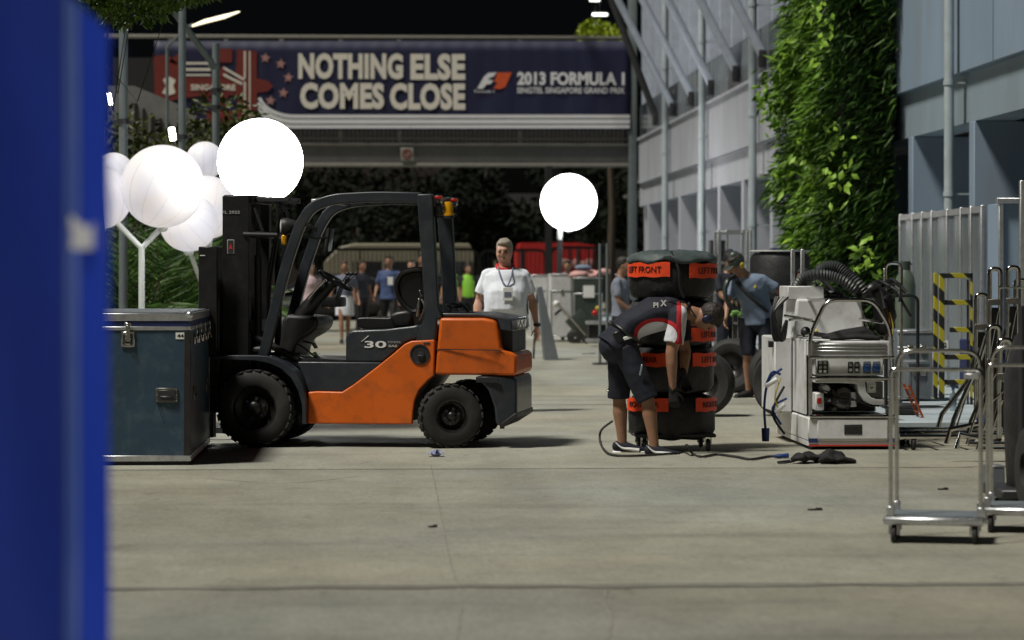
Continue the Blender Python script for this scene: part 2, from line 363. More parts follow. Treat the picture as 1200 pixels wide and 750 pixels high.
def smoothpath(pts, n=6):
    P = [Vector(p) for p in pts]; out = []
    for i in range(len(P) - 1):
        a, b, c, d = P[max(i - 1, 0)], P[i], P[i + 1], P[min(i + 2, len(P) - 1)]
        for k in range(n):
            t = k / n; out.append(.5 * ((2 * b) + (c - a) * t + (2 * a - 5 * b + 4 * c - d) * t * t + (3 * b - a - 3 * c + d) * t ** 3))
    out.append(P[-1]); return out
def roundpath(pts, r=.06, n=5, closed=False):
    P = [Vector(p) for p in pts]; N = len(P); out = []
    for i in range(N):
        if not closed and i in (0, N - 1): out.append(P[i]); continue
        a, b, c = P[i - 1], P[i], P[(i + 1) % N]; d0 = (a - b); d1 = (c - b); q = min(r, d0.length * .45, d1.length * .45)
        s_, e = b + d0.normalized() * q, b + d1.normalized() * q
        for k in range(n + 1): t = k / n; out.append(s_ * (1 - t) ** 2 + b * 2 * t * (1 - t) + e * t * t)
    return out
def leafcloud(name, pts, dirs, ln, wd, m, parent=None, **tags):
    """many small folded leaves: pts (n,3) bases, dirs (n,3), ln, wd arrays"""
    n = len(pts); d = dirs / np.linalg.norm(dirs, axis=1)[:, None]; rv = rng.normal(size=(n, 3)); s = np.cross(d, rv); s /= np.linalg.norm(s, axis=1)[:, None]
    nn = np.cross(d, s); ln = np.broadcast_to(ln, n)[:, None]; wd = np.broadcast_to(wd, n)[:, None]
    mid = pts + d * ln * .45 + nn * wd * .35
    V = np.stack([pts, mid + s * wd * .5 - nn * wd * .25, pts + d * ln, mid - s * wd * .5 - nn * wd * .25, mid], 1).reshape(-1, 3)
    i = np.arange(n)[:, None] * 5; F = np.concatenate([i + [0, 1, 4], i + [1, 2, 4], i + [2, 3, 4], i + [3, 0, 4]], 0)
    me = bpy.data.meshes.new(name); me.vertices.add(len(V)); me.vertices.foreach_set('co', V.astype(np.float32).ravel())
    me.loops.add(F.size); me.loops.foreach_set('vertex_index', F.astype(np.int32).ravel()); me.polygons.add(len(F))
    me.polygons.foreach_set('loop_start', np.arange(0, F.size, 3, dtype=np.int32)); me.polygons.foreach_set('loop_total', np.full(len(F), 3, np.int32))
    me.update(calc_edges=True); me.validate(); me.materials.append(M[m]); return link(name, me, parent, **tags)
# ================================================================== SETTING
def rel(root): L0 = Vector(root.location); return lambda v: Vector(v) - L0
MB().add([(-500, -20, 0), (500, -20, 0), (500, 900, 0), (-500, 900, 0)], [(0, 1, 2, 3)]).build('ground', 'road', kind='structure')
def jointstrip(y, w, x0=-9, x1=4.4, seed=0):
    rr = random.Random(seed); m = MB(); n = 60; vs = []
    for i in range(n + 1):
        x = x0 + (x1 - x0) * i / n; ww = w * (.6 + rr.random() * .8); j = (rr.random() - .5) * w * .4
        vs += [(x, y - ww / 2 + j, .004), (x, y + ww / 2 + j, .004)]
    m.add(vs, [(2 * i, 2 * i + 2, 2 * i + 3, 2 * i + 1) for i in range(n)]); return m
for y, w, s in ((12.66, .12, 1), (20.25, .03, 2), (30.0, .05, 3), (41, .06, 4)): jointstrip(y, w, seed=s).build('pavement_joint', 'asphalt_joint', kind='structure')
def crack(name, pts, w, seed):
    rr = random.Random(seed); P_ = smoothpath([G(*q, z=.003) for q in pts], 14); vs = []
    for i, p in enumerate(P_):
        d = (P_[min(i + 1, len(P_) - 1)] - P_[max(i - 1, 0)]).normalized(); n = Vector((-d.y, d.x, 0)) * w * (.35 + rr.random()); j = n * rr.uniform(-.35, .35); vs += [p - n / 2 + j, p + n / 2 + j]
    MB().add(vs, [(2 * i, 2 * i + 2, 2 * i + 3, 2 * i + 1) for i in range(len(P_) - 1)]).build(name, 'crack_dirt', kind='structure')
for k, (w, pts) in enumerate(((.008, [(505, 545), (512, 580), (520, 620), (528, 660), (540, 700), (536, 748)]), (.016, [(712, 690), (708, 705), (716, 725), (712, 748)]), (.010, [(240, 560), (330, 566), (420, 558)]))): crack('road_crack', pts, w, k)
# raised pavement along the building, with kerb stones
pv = MB().bx(4.72, 9.9, 24.45, 90, -.05, .115).build('pavement', 'pavement', kind='structure')
kb = MB().box((0, 0, .06), (.22, .985, .13), .012)
ks = kb.build('kerb_stone', 'kerb_stone', pv); ks.location = (4.6, 24.94, .0)
for i in range(1, 56): again(ks, location=(4.6, 24.94 + i, 0))
ks = MB().box((0, 0, .06), (.985, .22, .13), .012).build('kerb_stone', 'pavement', pv); ks.location = (4.98, 24.33, 0)
for i in range(1, 5): again(ks, location=(4.98 + i, 24.33, 0))

# ------------------------------------------------------------------ pit building on the right
pb = thing('concrete_building', 'long grey concrete building on the right with deep fins, upper windows and sloping struts', 'building', (7.5, 34, 0)); rb = rel(pb)
XF, XB = 7.5, 7.6
ys = [25.5, 33.35, 41.6, 46.9, 55.2, 63.5, 71.8, 80.2]
for a, b in zip(ys, ys[1:]):
    near = b < 47
    MB().bx(XF, XF + .35, a + .012, b - .012, 4.06, 10.5 if near else 5.32, .01).build('wall_panel', 'grey_concrete_paint' if near else 'warm_grey_paint', pb, xf=rb)
for a, b in ((25.5, 46.9), (46.9, 81)):
    MB().bx(XB, XB + .5, a + .01, b - .01, 3.41, 4.055).build('beam', 'grey_beam_paint' if b < 50 else 'warm_grey_paint', pb, xf=rb)
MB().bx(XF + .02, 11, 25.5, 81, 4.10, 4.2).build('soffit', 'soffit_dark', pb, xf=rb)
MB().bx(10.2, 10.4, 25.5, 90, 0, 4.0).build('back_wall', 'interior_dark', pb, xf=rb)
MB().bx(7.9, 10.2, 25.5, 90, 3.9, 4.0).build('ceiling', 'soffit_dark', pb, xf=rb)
for i, y in enumerate([26.6, 30.7, 34.8, 38.9, 44.8, 48.9, 53.1, 57.4, 61.5, 65.6, 69.8, 74, 78.2]):
    MB().bx(XB - .02, 10.2, y, y + .3, .1, 3.405, .008).build('fin', 'grey_concrete_paint' if y < 47 else 'warm_grey_paint', pb, xf=rb)
    if y > 46: MB().bx(XB + .02, XB + .12, y + .31, y + .45, .1, 3.40).build('fin_edge', 'warm_grey_paint', pb, xf=rb)
# ledge, balustrade glass, mullions, glazing
MB().bx(XF - .06, XF + .5, 47, 80.2, 5.323, 5.40, .01).build('ledge', 'warm_grey_paint', pb, xf=rb)
ym = [47 + 2.08 * i for i in range(17)]
for a, b in zip(ym, ym[1:]):
    MB().bx(XF + .42, XF + .44, a + .06, b - .0, 5.42, 10.4).build('window_pane', 'window_glass', pb, xf=rb)
    MB().bx(XF + .04, XF + .055, a + .09, b - .03, 5.42, 6.35).build('balustrade_glass', 'screen_glass' if (int(a) % 3) else 'window_glass', pb, xf=rb)
for i, y in enumerate(ym): MB().bx(XF + .10, XF + .40, y - .05, y + .05, 5.405, 10.4).build('mullion', 'mullion_paint', pb, xf=rb)
for i, (a, b) in enumerate(zip(ym, ym[1:])):
    if i % 3 != 1: MB().bx(XF + .5, XF + .6, a + .9, b - .1, 5.42, 10.4).build('inner_panel', 'warm_grey_paint', pb, xf=rb)
for y in (53.7, 57.8, 62.2, 66.2, 70.6, 75):
    MB().tube([(XF - .02, y, 5.75), (5.15 if y < 74 else 5.75, y, 10.3)], .095, 10).build('strut', 'mullion_paint' if y < 74 else 'dark_steel', pb, xf=rb)
    MB().box((XF - .04, y, 5.68), (.14, .22, .35), .02).build('strut_bracket', 'dark_steel', pb, xf=rb)
MB().tube([(5.15, 46, 10.3), (5.15, 81, 10.3)], .09, 8).build('canopy_rail', 'pipe_paint', pb, xf=rb)
def downpipe(y, r, z1, lab, x=XF - .14):
    t = thing('downpipe', lab, 'pipe', (x, y, 0), 0, 'vertical pipes on the building front')
    MB().tube([(0, 0, .1), (0, 0, z1)], r, 14).build('pipe', 'pipe_paint', t)
    for z in ((1.0, 2.48, 3.93, 5.5, 7) if r < .08 else (2.4, 4.6, 6.8, 9)):
        MB().lathe([(r, -.03), (r + .012, -.03), (r + .012, .03), (r, .03)], (0, 0, z), seg=14).bx(r, r + .3, -.008, .008, z - .012, z + .012).build('bracket', 'pipe_paint', t)
downpipe(35.3, .066, 9, 'pale vertical pipe on the grey wall right of the green creeper')
downpipe(71.3, .085, 10.3, 'vertical pipe farthest along the building, nearest the banner')
downpipe(63.0, .085, 10.3, 'vertical pipe on the building, middle one of the three left of the creeper')
downpipe(54.3, .085, 10.3, 'vertical pipe on the building, closest one left of the creeper')
t = thing('aluminium_post', 'thin pale aluminium post standing at the right edge before the white cabinet', 'post', (*onY(1198, 319, 25.2)[:2], .115))
MB().bx(-.025, .025, -.03, .03, 0, 2.2, .004).build('upright', 'aluminium', t); MB().bx(-.02, .6, -.02, .02, 2.14, 2.19).build('top_rail', 'aluminium', t)

# ------------------------------------------------------------------ glazed screen and cabinet
gs = thing('glazed_screen', 'aluminium framed glass screen standing along the pavement under the grey wall', 'glass screen', (6.6, 29.9, .115)); rg = rel(gs)
yp = [34.6, 33.8, 33.2, 32.6, 31.7, 30.95, 30.4, 29.85]
for y in yp: MB().bx(6.57, 6.63, y - .035, y + .035, .117, 2.2, .004).build('post', 'aluminium', gs, xf=rg)
for a, b in zip(yp, yp[1:]):
    MB().bx(6.595, 6.605, b + .04, a - .04, .16, 2.12).build('pane', 'screen_glass', gs, xf=rg)
    MB().bx(6.575, 6.625, b + .036, a - .036, 2.12, 2.19).build('head_rail', 'aluminium', gs, xf=rg)
wc = thing('white_cabinet', 'tall white panelled cabinet at the end of the glass screen', 'cabinet', (6.62, 29.2, .115)); rw = rel(wc)
MB().bx(6.62, 8.2, 29.2, 29.7, .117, 2.2, .006).build('body', 'grey_concrete_paint', wc, xf=rw)
for x in (6.62, 6.95, 7.5): MB().bx(x, x + .05, 29.15, 29.2, .12, 2.2, .004).build('frame_post', 'aluminium', wc, xf=rw)
MB().bx(6.6, 8.2, 29.14, 29.2, 2.203, 2.26, .004).build('top_frame', 'aluminium', wc, xf=rw)

# ------------------------------------------------------------------ creeper
cr = thing('climbing_plant', 'thick green creeper hanging down the front of the grey building', 'climbing plant', (7.0, 42.5, 0)); rc = rel(cr)
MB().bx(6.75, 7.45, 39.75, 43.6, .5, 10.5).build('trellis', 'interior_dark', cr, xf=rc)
def creeper(n, which):
    z = rng.uniform(.5, 10.4, n)
    if which == 'side':        # face towards the road
        y = rng.uniform(39.6, 43.9, n); lump = .16 * np.sin(y * 2.1 + z * 1.3) + .14 * np.sin(z * 2.7 - y) + .1 * np.sin(z * 5.1 + y * 3.3)
        x = 6.74 - lump * .8 - rng.random(n) ** 2 * .28
    elif which == 'far':
        y = 43.6 + rng.random(n) ** 1.5 * .7 + .3 * np.sin(z * 1.9); x = rng.uniform(6.4, 7.45, n)
    else:                      # end towards the camera
        x = rng.uniform(6.4, 7.5, n); y = 39.65 - .15 * np.sin(x * 5 + z * 1.4) - rng.random(n) ** 2 * .35
    p = np.stack([x, y, z], 1) - np.array([7.0, 42.5, 0])
    d = rng.normal(size=(n, 3)) * .38 + np.array([-.8, -.45, -.6]); return p, d
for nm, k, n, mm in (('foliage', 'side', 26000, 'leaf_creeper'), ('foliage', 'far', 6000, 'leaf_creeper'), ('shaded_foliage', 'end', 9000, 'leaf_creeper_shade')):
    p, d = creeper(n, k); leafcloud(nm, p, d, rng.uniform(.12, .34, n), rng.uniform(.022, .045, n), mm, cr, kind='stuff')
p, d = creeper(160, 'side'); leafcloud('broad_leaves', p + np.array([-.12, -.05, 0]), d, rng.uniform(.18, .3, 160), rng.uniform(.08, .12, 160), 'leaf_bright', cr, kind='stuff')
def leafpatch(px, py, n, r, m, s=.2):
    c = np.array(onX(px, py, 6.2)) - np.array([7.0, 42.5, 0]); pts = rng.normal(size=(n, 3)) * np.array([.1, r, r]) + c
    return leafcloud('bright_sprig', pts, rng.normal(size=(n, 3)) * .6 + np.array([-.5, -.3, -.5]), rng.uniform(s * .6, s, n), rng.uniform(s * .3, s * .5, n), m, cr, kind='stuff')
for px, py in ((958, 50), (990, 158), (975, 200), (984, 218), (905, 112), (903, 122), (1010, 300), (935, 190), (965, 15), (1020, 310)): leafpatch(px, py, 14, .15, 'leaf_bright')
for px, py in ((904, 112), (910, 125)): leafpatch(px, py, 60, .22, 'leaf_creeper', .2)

# ------------------------------------------------------------------ footbridge with banner
YB = 81.5
br = thing('footbridge', 'grey steel footbridge crossing the road behind the navy banner', 'footbridge', (-3, YB, 0)); rbr = rel(br)
x0, x1 = onY(120, 100, YB).x, onY(742, 100, YB).x
def bz(y_): return onY(600, y_, YB).z
MB().bx(x0, x1, YB, YB + .5, bz(193), bz(170), .03).build('main_beam', 'bridge_paint', br, xf=rbr)
MB().bx(x0, x1, YB - .12, YB, bz(196), bz(191.5), .02).build('lower_flange', 'bridge_rail_paint', br, xf=rbr)
MB().bx(x0, x1, YB - .12, YB, bz(171), bz(168), .02).build('upper_flange', 'bridge_rail_paint', br, xf=rbr)
MB().bx(x0, x1, YB + .5, YB + 3, bz(185), bz(176)).build('deck', 'soffit_dark', br, xf=rbr)
MB().bx(x0, x1, YB - .06, YB + .04, bz(46.5), bz(42), .02).build('top_rail', 'bridge_rail_paint', br, xf=rbr)
MB().bx(x0, x1, YB + .0, YB + .06, bz(164), bz(161), .01).build('lower_rail', 'bridge_rail_paint', br, xf=rbr)
m = MB(); x = x0
while x < x1: m.bx(x, x + .03, YB + .1, YB + .13, bz(167), bz(150)); x += .13
m.build('balusters', 'bridge_rail_paint', br, xf=rbr, kind='stuff')
for px in (200, 265, 330, 399, 468, 609, 738):
    X = onY(px, 100, YB).x; MB().bx(X - .06, X + .06, YB - .05, YB + .05, bz(168), bz(45), .01).build('post', 'bridge_rail_paint', br, xf=rbr)
MB().bx(x0, x1, YB + 3, YB + 3.1, bz(167), bz(60)).build('back_parapet', 'interior_dark', br, xf=rbr)
xs = onY(741, 100, YB).x
MB().bx(xs - .12, xs + .12, YB - .2, YB + .2, 0, 10.4, .02).build('column', 'grey_pole', br, xf=rbr)
MB().bx(xs + .35, xs + .85, YB - .5, YB, 0, 4.0, .02).bx(xs + .3, xs + .7, YB - .5, YB - .02, 4.003, 5.2, .02).build('stair_pier', 'warm_grey_paint', br, xf=rbr)
for px, py in ((565, 300), (430, 300)): 
    X = onY(643, 300, YB).x
X = onY(643, 300, YB - 1).x
MB().bx(X - .1, X + .1, YB - 1.1, YB - .9, 0, bz(196), .01).build('column', 'black_steel', br, xf=rbr)
sg = thing('road_sign', 'small pale square sign with a red ring fixed to the bridge beam', 'sign', onY(477, 188, YB - .16))
MB().bx(-.19, .19, -.015, .015, 0, .38, .01).build('plate', 'bridge_rail_paint', sg)
MB().lathe([(.09, -.02), (.145, -.02), (.145, -.026), (.09, -.026)], (0, 0, .19), 'Y', 24, True).box((0, -.023, .19), (.2, .006, .035), rot=(0, R(45), 0)).build('ring', 'banner_red', sg)

bn = thing('banner', 'wide navy banner on the footbridge reading NOTHING ELSE COMES CLOSE', 'banner', onY(460, 153, YB - .2)); YN = YB - .22
B0 = Vector(bn.location)
def bp(px, py, off=0.): v = onY(px, py, YN) - B0; return (v.x, v.z)
def bpoly(name, pts, m, off=.01, d=.008, parent=None):
    return MB().prism([bp(*q) for q in pts], YN - B0.y - off - d, YN - B0.y - off).build(name, m, parent or bn)
XL, XR = 181, 739
n = 80; vs = []
for i in range(n + 1):
    px = XL + (XR - XL) * i / n
    for j in range(9):
        py = 48 + (153 - 48) * j / 8; X, Z = bp(px, py); vs.append((X, YN - B0.y + .018 * math.sin(i * .9 + j * .5) * (j / 8) + .01 * math.sin(i * 2.3), Z))
mb = MB().add(vs, [(i * 9 + j, (i + 1) * 9 + j, (i + 1) * 9 + j + 1, i * 9 + j + 1) for i in range(n) for j in range(8)]); o = mb.build('fabric', 'banner_navy', bn)
so_ = o.modifiers.new('s', 'SOLIDIFY'); so_.thickness = .01; so_.offset = 1
def btext(s, px0, px1, py1, py0, m, bold, name='lettering', shear=0., spacing=1.):
    a = onY((px0 + px1) / 2, py1, YN) - B0; h = onY(600, py0, YN).z - onY(600, py1, YN).z
    text(name, s, m, bn, (a.x, YN - B0.y - (.052 if m == 'banner_cream' and px0 < 300 else .034), a.z), h, (px1 - px0) * YB / FPX, bold=bold, ext=.003, shear=shear, spacing=spacing)
btext('NOTHING', 350, 472, 93, 62.5, 'banner_cream', .05, spacing=1.05); btext('ELSE', 481, 545, 94, 63, 'banner_cream', .05, spacing=1.05)
btext('COMES', 352, 450, 128, 97, 'banner_cream', .05, spacing=1.05); btext('CLOSE', 457, 545, 129, 97.5, 'banner_cream', .05, spacing=1.05)
btext('2013 FORMULA 1', 606, 732, 100, 84.5, 'banner_white', .045); btext('SINGTEL SINGAPORE GRAND PRIX', 606, 732, 109.5, 102.5, 'banner_white', .02)
bpoly('logo', [(559, 104), (567, 90), (572, 85.5), (582, 85), (578, 90), (574, 91), (572, 94), (578, 94), (575, 98.5), (570, 99), (566, 104)], 'banner_white', .03)
bpoly('logo', [(583, 85), (600, 85), (592, 102), (586, 104.5), (578, 104), (583, 97), (579, 96)], 'banner_orange', .03)
btext('Formula 1', 556, 579, 108.6, 105.6, 'banner_white', .01)
for y0, y1 in ((134.5, 138.5), (140, 145), (146.5, 150.5)):
    bpoly('white_stripe', [(345, y1), (345, y0), (XR - 1, y0), (XR - 1, y1)], 'banner_white', .028)
    c = [(345 - 40 * math.sin(t), (y0 - 26) + 26 * math.cos(t)) for t in np.linspace(0, 1.35, 9)]; w = y1 - y0
    c2 = [(345 - (40 + w) * math.sin(t), (y0 - 26) + (26 + w) * math.cos(t)) for t in np.linspace(0, 1.35, 9)]
    for i in range(8): bpoly('curved_stripe', [c[i], c[i + 1], c2[i + 1], c2[i]], 'banner_white', .028)
for sx, sy in ((311, 68), (329, 75), (338, 91), (332, 109), (317, 118)):
    bpoly('star', [(sx + (6.3 if k % 2 == 0 else 2.7) * math.sin(math.pi * k / 5 + .1), sy - (6.3 if k % 2 == 0 else 2.7) * math.cos(math.pi * k / 5 + .1)) for k in range(10)], 'banner_pink', .028)
RD, off = 'banner_red', .03
for pts in ([(180, 66), (196, 64), (208, 74), (218, 90), (285, 92), (285, 112), (250, 111), (222, 114), (200, 118), (192, 131), (182, 131)],
            [(240, 111), (268, 111), (262, 129), (254, 129)], [(250, 92), (262, 76), (270, 92)],
            [(249, 57), (272, 57), (272, 73), (249, 74)], [(242, 130), (273, 130), (273, 146), (242, 146)],
            [(278, 58), (301, 60), (301, 92), (314, 95), (320, 101), (314, 107), (301, 109), (301, 142), (278, 145), (278, 118), (285, 112), (285, 92), (276, 88)],
            [(198, 72), (208, 63), (214, 66), (206, 76)]): bpoly('red_racing_car_graphic', pts, RD, off)
for pts in ([(214, 73), (247, 73), (247, 75.5), (214, 75.5)], [(214, 80), (247, 80), (247, 83), (214, 83)], [(214, 87), (247, 87), (247, 89), (214, 89)],
            [(262, 78), (288, 93), (288, 96), (262, 81)], [(262, 86), (284, 97), (284, 100), (262, 89)], [(286, 60), (288, 60), (288, 141), (286, 141)], [(292, 60), (293.5, 60), (293.5, 141), (292, 141)]):
    bpoly('pale_line', pts, 'banner_cream', .045)
btext('SINGAPORE', 224, 276, 106, 99, 'banner_cream', .03)
bpoly('pale_line', [(191, 93), (199, 90), (206, 94), (203, 101), (206, 109), (198, 112), (190, 109), (195, 101)], 'banner_cream', .045)

# ------------------------------------------------------------------ dark background beyond and around the bridge
def building(name, lab, x0, x1, y0, y1, z1, m, slats=0):
    t = thing(name, lab, 'building', ((x0 + x1) / 2, y0, 0)); r_ = rel(t); MB().bx(x0, x1, y0, y1, 0, z1, .02).build('wall', m, t, xf=r_); return t, r_
t, r_ = building('dark_building', 'dark brown clad building behind the footbridge, left of centre', onY(300, 0, 120).x, onY(545, 0, 120).x, 120, 130, onY(0, 196, 120).z + .5, 'brown_wall')
for i in range(24):
    X = onY(300 + i * 10.2, 0, 120).x; MB().bx(X, X + .2, 119.92, 119.99, 2, 5.9).build('cladding_strip', 'brown_wall', t, xf=r_)
t, r_ = building('dark_building', 'black building mass closing the view right of centre under the bridge', onY(545, 0, 130).x, onY(760, 0, 130).x, 130, 140, 5.2, 'interior_dark')
for px in (570,): X = onY(px, 0, 118).x; o = thing('lamp_post', 'thin dark post behind the bridge between the forklift and the far balloon', 'post', (X, 118, 0)); MB().cyl((0, 0, 0), (0, 0, 6), .07, seg=8).build('shaft', 'trunk_bark', o); MB().cyl((0, 0, 6), (0, 0, 6.1), .12, seg=8).build('cap', 'trunk_bark', o)
def tree(lab, x, y, h, rad, n, lm, nblob=14, name='tree', ls=.35, trunk=.16, grp=None, cat='tree', zsq=.7, zlo=.45):
    t = thing(name, lab, cat, (x, y, 0), 0, grp); rr = random.Random(int(x * 31 + y)); C = []
    tr = MB().tube([(0, 0, 0), (.1, 0, h * .35), (0, .1, h * .6), (.15, 0, h * .82)], trunk, 8, rs=[trunk, trunk * .75, trunk * .5, trunk * .25])
    for i in range(nblob):
        a = rr.random() * 6.28; q = rr.random() ** .5 * rad; z = h * (zlo + (.95 - zlo) * rr.random()); C.append((math.cos(a) * q, math.sin(a) * q, z))
        if i % 2 == 0: tr.tube([(0, 0, h * max(.3, zlo - .12) + .02 * i), (C[-1][0] * .5, C[-1][1] * .5, (h * .3 + z) / 2 + .2), C[-1]], trunk * .3, 6, rs=[trunk * .4, trunk * .25, trunk * .1])
    tr.build('trunk', 'trunk_bark', t); C = np.array(C)
    k = rng.integers(0, nblob, n); u = rng.normal(size=(n, 3)); u /= np.linalg.norm(u, axis=1)[:, None]
    P_ = C[k] + u * (rng.random((n, 1)) ** .4) * rad * .45 * np.array([1, 1, zsq]); Dr = u + rng.normal(size=(n, 3)) * .5 + np.array([0, 0, -.3])
    leafcloud('crown', P_, Dr, rng.uniform(ls * .5, ls, n), rng.uniform(ls * .25, ls * .5, n), lm, t, kind='stuff'); return t
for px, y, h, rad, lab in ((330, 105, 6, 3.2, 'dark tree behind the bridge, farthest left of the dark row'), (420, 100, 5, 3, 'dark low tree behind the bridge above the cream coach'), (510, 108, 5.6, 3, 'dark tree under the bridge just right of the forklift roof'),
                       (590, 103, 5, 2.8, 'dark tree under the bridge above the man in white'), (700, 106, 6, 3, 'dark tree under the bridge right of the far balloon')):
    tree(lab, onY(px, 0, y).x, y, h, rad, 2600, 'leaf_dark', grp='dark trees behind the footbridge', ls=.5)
tree('tree with bright yellow green leaves rising above the banner right end', onY(714, 0, 88).x, 88, 9.9, .8, 1800, 'leaf_yellow', 10, ls=.25, zlo=.9)
tree('olive green lit bush left behind the grey poles and balloons', onY(222, 0, 44).x, 44, 4.1, 1.5, 5000, 'leaf_olive', 16, ls=.2, cat='bush', name='bush')
tree('leafy tree branch crown overhanging the top left corner', onY(110, 0, 25).x, 25, 4.65, 1.1, 22000, 'leaf_tree', 16, ls=.10, trunk=.022, zlo=.87)
# left side boundary wall with stair flank
t, r_ = building('grey_wall', 'dim grey wall behind the plants and poles on the left', onY(60, 0, 60).x, onY(215, 0, 60).x, 60, 62, 4.3, 'brown_wall')
t = thing('stair_flank', 'pale slanting stair side rising behind the grey poles at left', 'stair', (onY(160, 0, 56).x, 56, 0)); 
MB().prism([(-.6, 0), (1.2, 0), (1.2, onY(0, 130, 56).z), (-.05, onY(0, 100, 56).z), (-.6, onY(0, 100, 56).z)], 0, .2).build('stringer', 'bridge_paint', t)
for i in range(7): MB().bx(-.05 + .17 * i, .0 + .17 * i, -.04, 0, 3.0, 4.9 - i * .1).build('baluster', 'brown_wall', t)

# ------------------------------------------------------------------ poles, lamps
def pole(lab, px, y, r, z1, m='grey_pole', arms=()):
    X = onY(px, 0, y).x; t = thing('steel_pole', lab, 'pole', (X, y, 0)); MB().tube([(0, 0, 0), (0, 0, z1)], r, 12).build('shaft', m, t)
    MB().lathe([(r, 0), (r + .07, 0), (r + .07, .03), (r, .03)], (0, 0, 0), seg=12).build('base_plate', m, t)
    for z in arms: MB().lathe([(r, -.03), (r + .02, -.03), (r + .02, .03), (r, .03)], (0, 0, z), seg=12).bx(-.12, .12, -.02, .02, z - .012, z + .012).build('clamp', 'dark_steel', t)
    return t
pole('thick grey pole just right of the blue cover, passing behind the flight case', 144.5, 34, .055, onY(0, 32, 34).z, arms=(onY(0, 142, 34).z, onY(0, 250, 34).z))
pole('tall grey pole reaching the top of the frame beside the white floodlamp', 213.5, 36, .05, 5.6, arms=(onY(0, 160, 36).z,))
pole('dark slim pole behind the biggest balloon with a clamp', 253, 40, .055, onY(0, 50, 40).z, arms=(onY(0, 125, 40).z, onY(0, 105, 40).z))
br_ = thing('brace_tube', 'grey tube slanting from the top edge across the banner left end', 'tube', onY(192, 0, 37)); a = onY(188, -8, 37) - br_.location; b = onY(250, 76, 38) - br_.location
MB().tube([a, b], .045, 10).build('tube', 'grey_pole', br_); MB().sph(b, .07, 10, 8).build('joint', 'grey_pole', br_)
def glow(name, m, fn, parent, loc=(0, 0, 0)): o = fn(MB()).build(name, m, parent); o.location = loc; return o
def lampthing(lab, px, py, y, size, name='floodlamp', rot=(0, 0, 0), hood=True):
    t = thing(name, lab, 'lamp', onY(px, py, y)); 
    MB().box((0, 0, 0), size, .01, rot).build('lamp_glass', 'floodlamp_glow', t)
    MB().box((0, size[1] * .9, 0), (size[0] * 1.15, size[1] * .7, size[2] * 1.1), .01, rot).bx(size[0] * .3, size[0] * .42, .02, .05, -size[2] * 1.3, size[2] * .4).build('housing', 'dark_steel', t); return t
lampthing('white glowing floodlamp beside the tall grey pole, above the balloons', 202, 157, 35.5, (.08, .05, .17), rot=(0, R(-8), 0))
MBs = MB()
lampthing('small glowing floodlamp at the edge of the blue cover', 128.5, 116, 30, (.045, .05, .14), rot=(0, R(-10), 0))
t = thing('street_lamp', 'street lamp with long thin glowing head above the banner left part', 'street lamp', onY(253, 22, 50))
MB().loft([((-.42, 0, -.13), .02, .02), ((-.2, 0, -.05), .10, .035), ((.15, 0, .04), .10, .035), ((.42, 0, .13), .02, .015)], (0, 1, 0), 10).build('lamp_head', mat('street_glow', (.8, .75, .6), .4, emit=(1, .86, .6), estr=1.6), t)
MB().tube([(-.4, .02, -.1), (-.55, .1, -.16), (-.9, .2, -.5), (-.9, .2, -2.2)], .03, 8).build('arm', 'grey_pole', t)
for px, py, w, lab in ((697, 0, .34, 'glowing strip lamp cut by the top edge above the yellow tree'), (703, 17, .52, 'glowing strip lamp just above the banner right end'), (698, 28, .16, 'smallest glowing lamp right above the top rail of the bridge')):
    t = thing('strip_lamp', lab, 'lamp', onY(px, py, 90)); MB().box((0, 0, 0), (w, .1, .09), .03).build('tube_light', mat('strip_glow', (.9, .9, .9), .4, emit=(.95, 1, .92), estr=3), t)
    MB().box((0, .08, .07), (w * 1.05, .12, .05), .01).bx(-.02, .02, .1, .14, .05, .6).build('housing', 'dark_steel', t)

# ------------------------------------------------------------------ balloons
def balloon(lab, px, py, rpx, y, m, rot=(0, 0, 0), grp=None, seams=True):
    c = onY(px, py, y); r = rpx * y / FPX; t = thing('balloon_light', lab, 'balloon', c, 0, grp)
    o = MB().sph((0, 0, 0), r, 40, 24).build('envelope', m, t); o.rotation_euler = rot
    if seams:
        s = MB()
        for k in range(6):
            a = math.pi * k / 6; s.tube([(math.cos(a) * math.cos(q) * r * 1.0005, math.sin(a) * math.cos(q) * r * 1.0005, math.sin(q) * r * 1.0005) for q in np.linspace(0, 2 * math.pi, 41)[:-1]], .0014, 4, closed=True)
        o = s.build('seam', 'white_pole', t); o.rotation_euler = rot
    q = MB().lathe([(.03, -.05), (.06, -.02), (.055, .02), (.0005, .03)], (0, 0, -r + .005), seg=12).build('valve', 'white_pole', t); return t, c, r
t1, c1, r1 = balloon('large pinkish balloon with seams on the white forked pole', 190.5, 218.5, 48.5, 31, 'balloon_dim', (R(6), R(24), R(20)))
t2, c2, r2 = balloon('pinkish balloon half hidden by the blue cover, lower one', 118, 232, 36, 31.4, 'balloon_dim', (R(0), R(-14), R(50)))
t3, c3, r3 = balloon('small lilac balloon beside the blue cover, upper one', 133, 203, 24, 32.6, 'balloon_dim', (R(0), R(-34), 0))
t4, c4, r4 = balloon('lilac balloon below and right of the large seamed one', 221, 261, 34, 32.1, 'balloon_dim', (R(50), R(-40), 0))
t5, c5, r5 = balloon('pinkish balloon partly behind the forklift mast', 242, 243, 37, 33.2, 'balloon_dim', (R(10), R(14), R(80)))
t6, c6, r6 = balloon('cream balloon with flat right side behind the pole, above the mast', 240, 188, 22, 35.0, 'balloon_dim', (0, 0, 0))
t7, c7, r7 = balloon('biggest blazing white balloon above the forklift mast', 305, 189, 50, 30, 'balloon_bright', seams=False)
t8, c8, r8 = balloon('blazing white balloon far off under the bridge, right of the man in white', 666.5, 237, 33, 62, 'balloon_bright', seams=False)
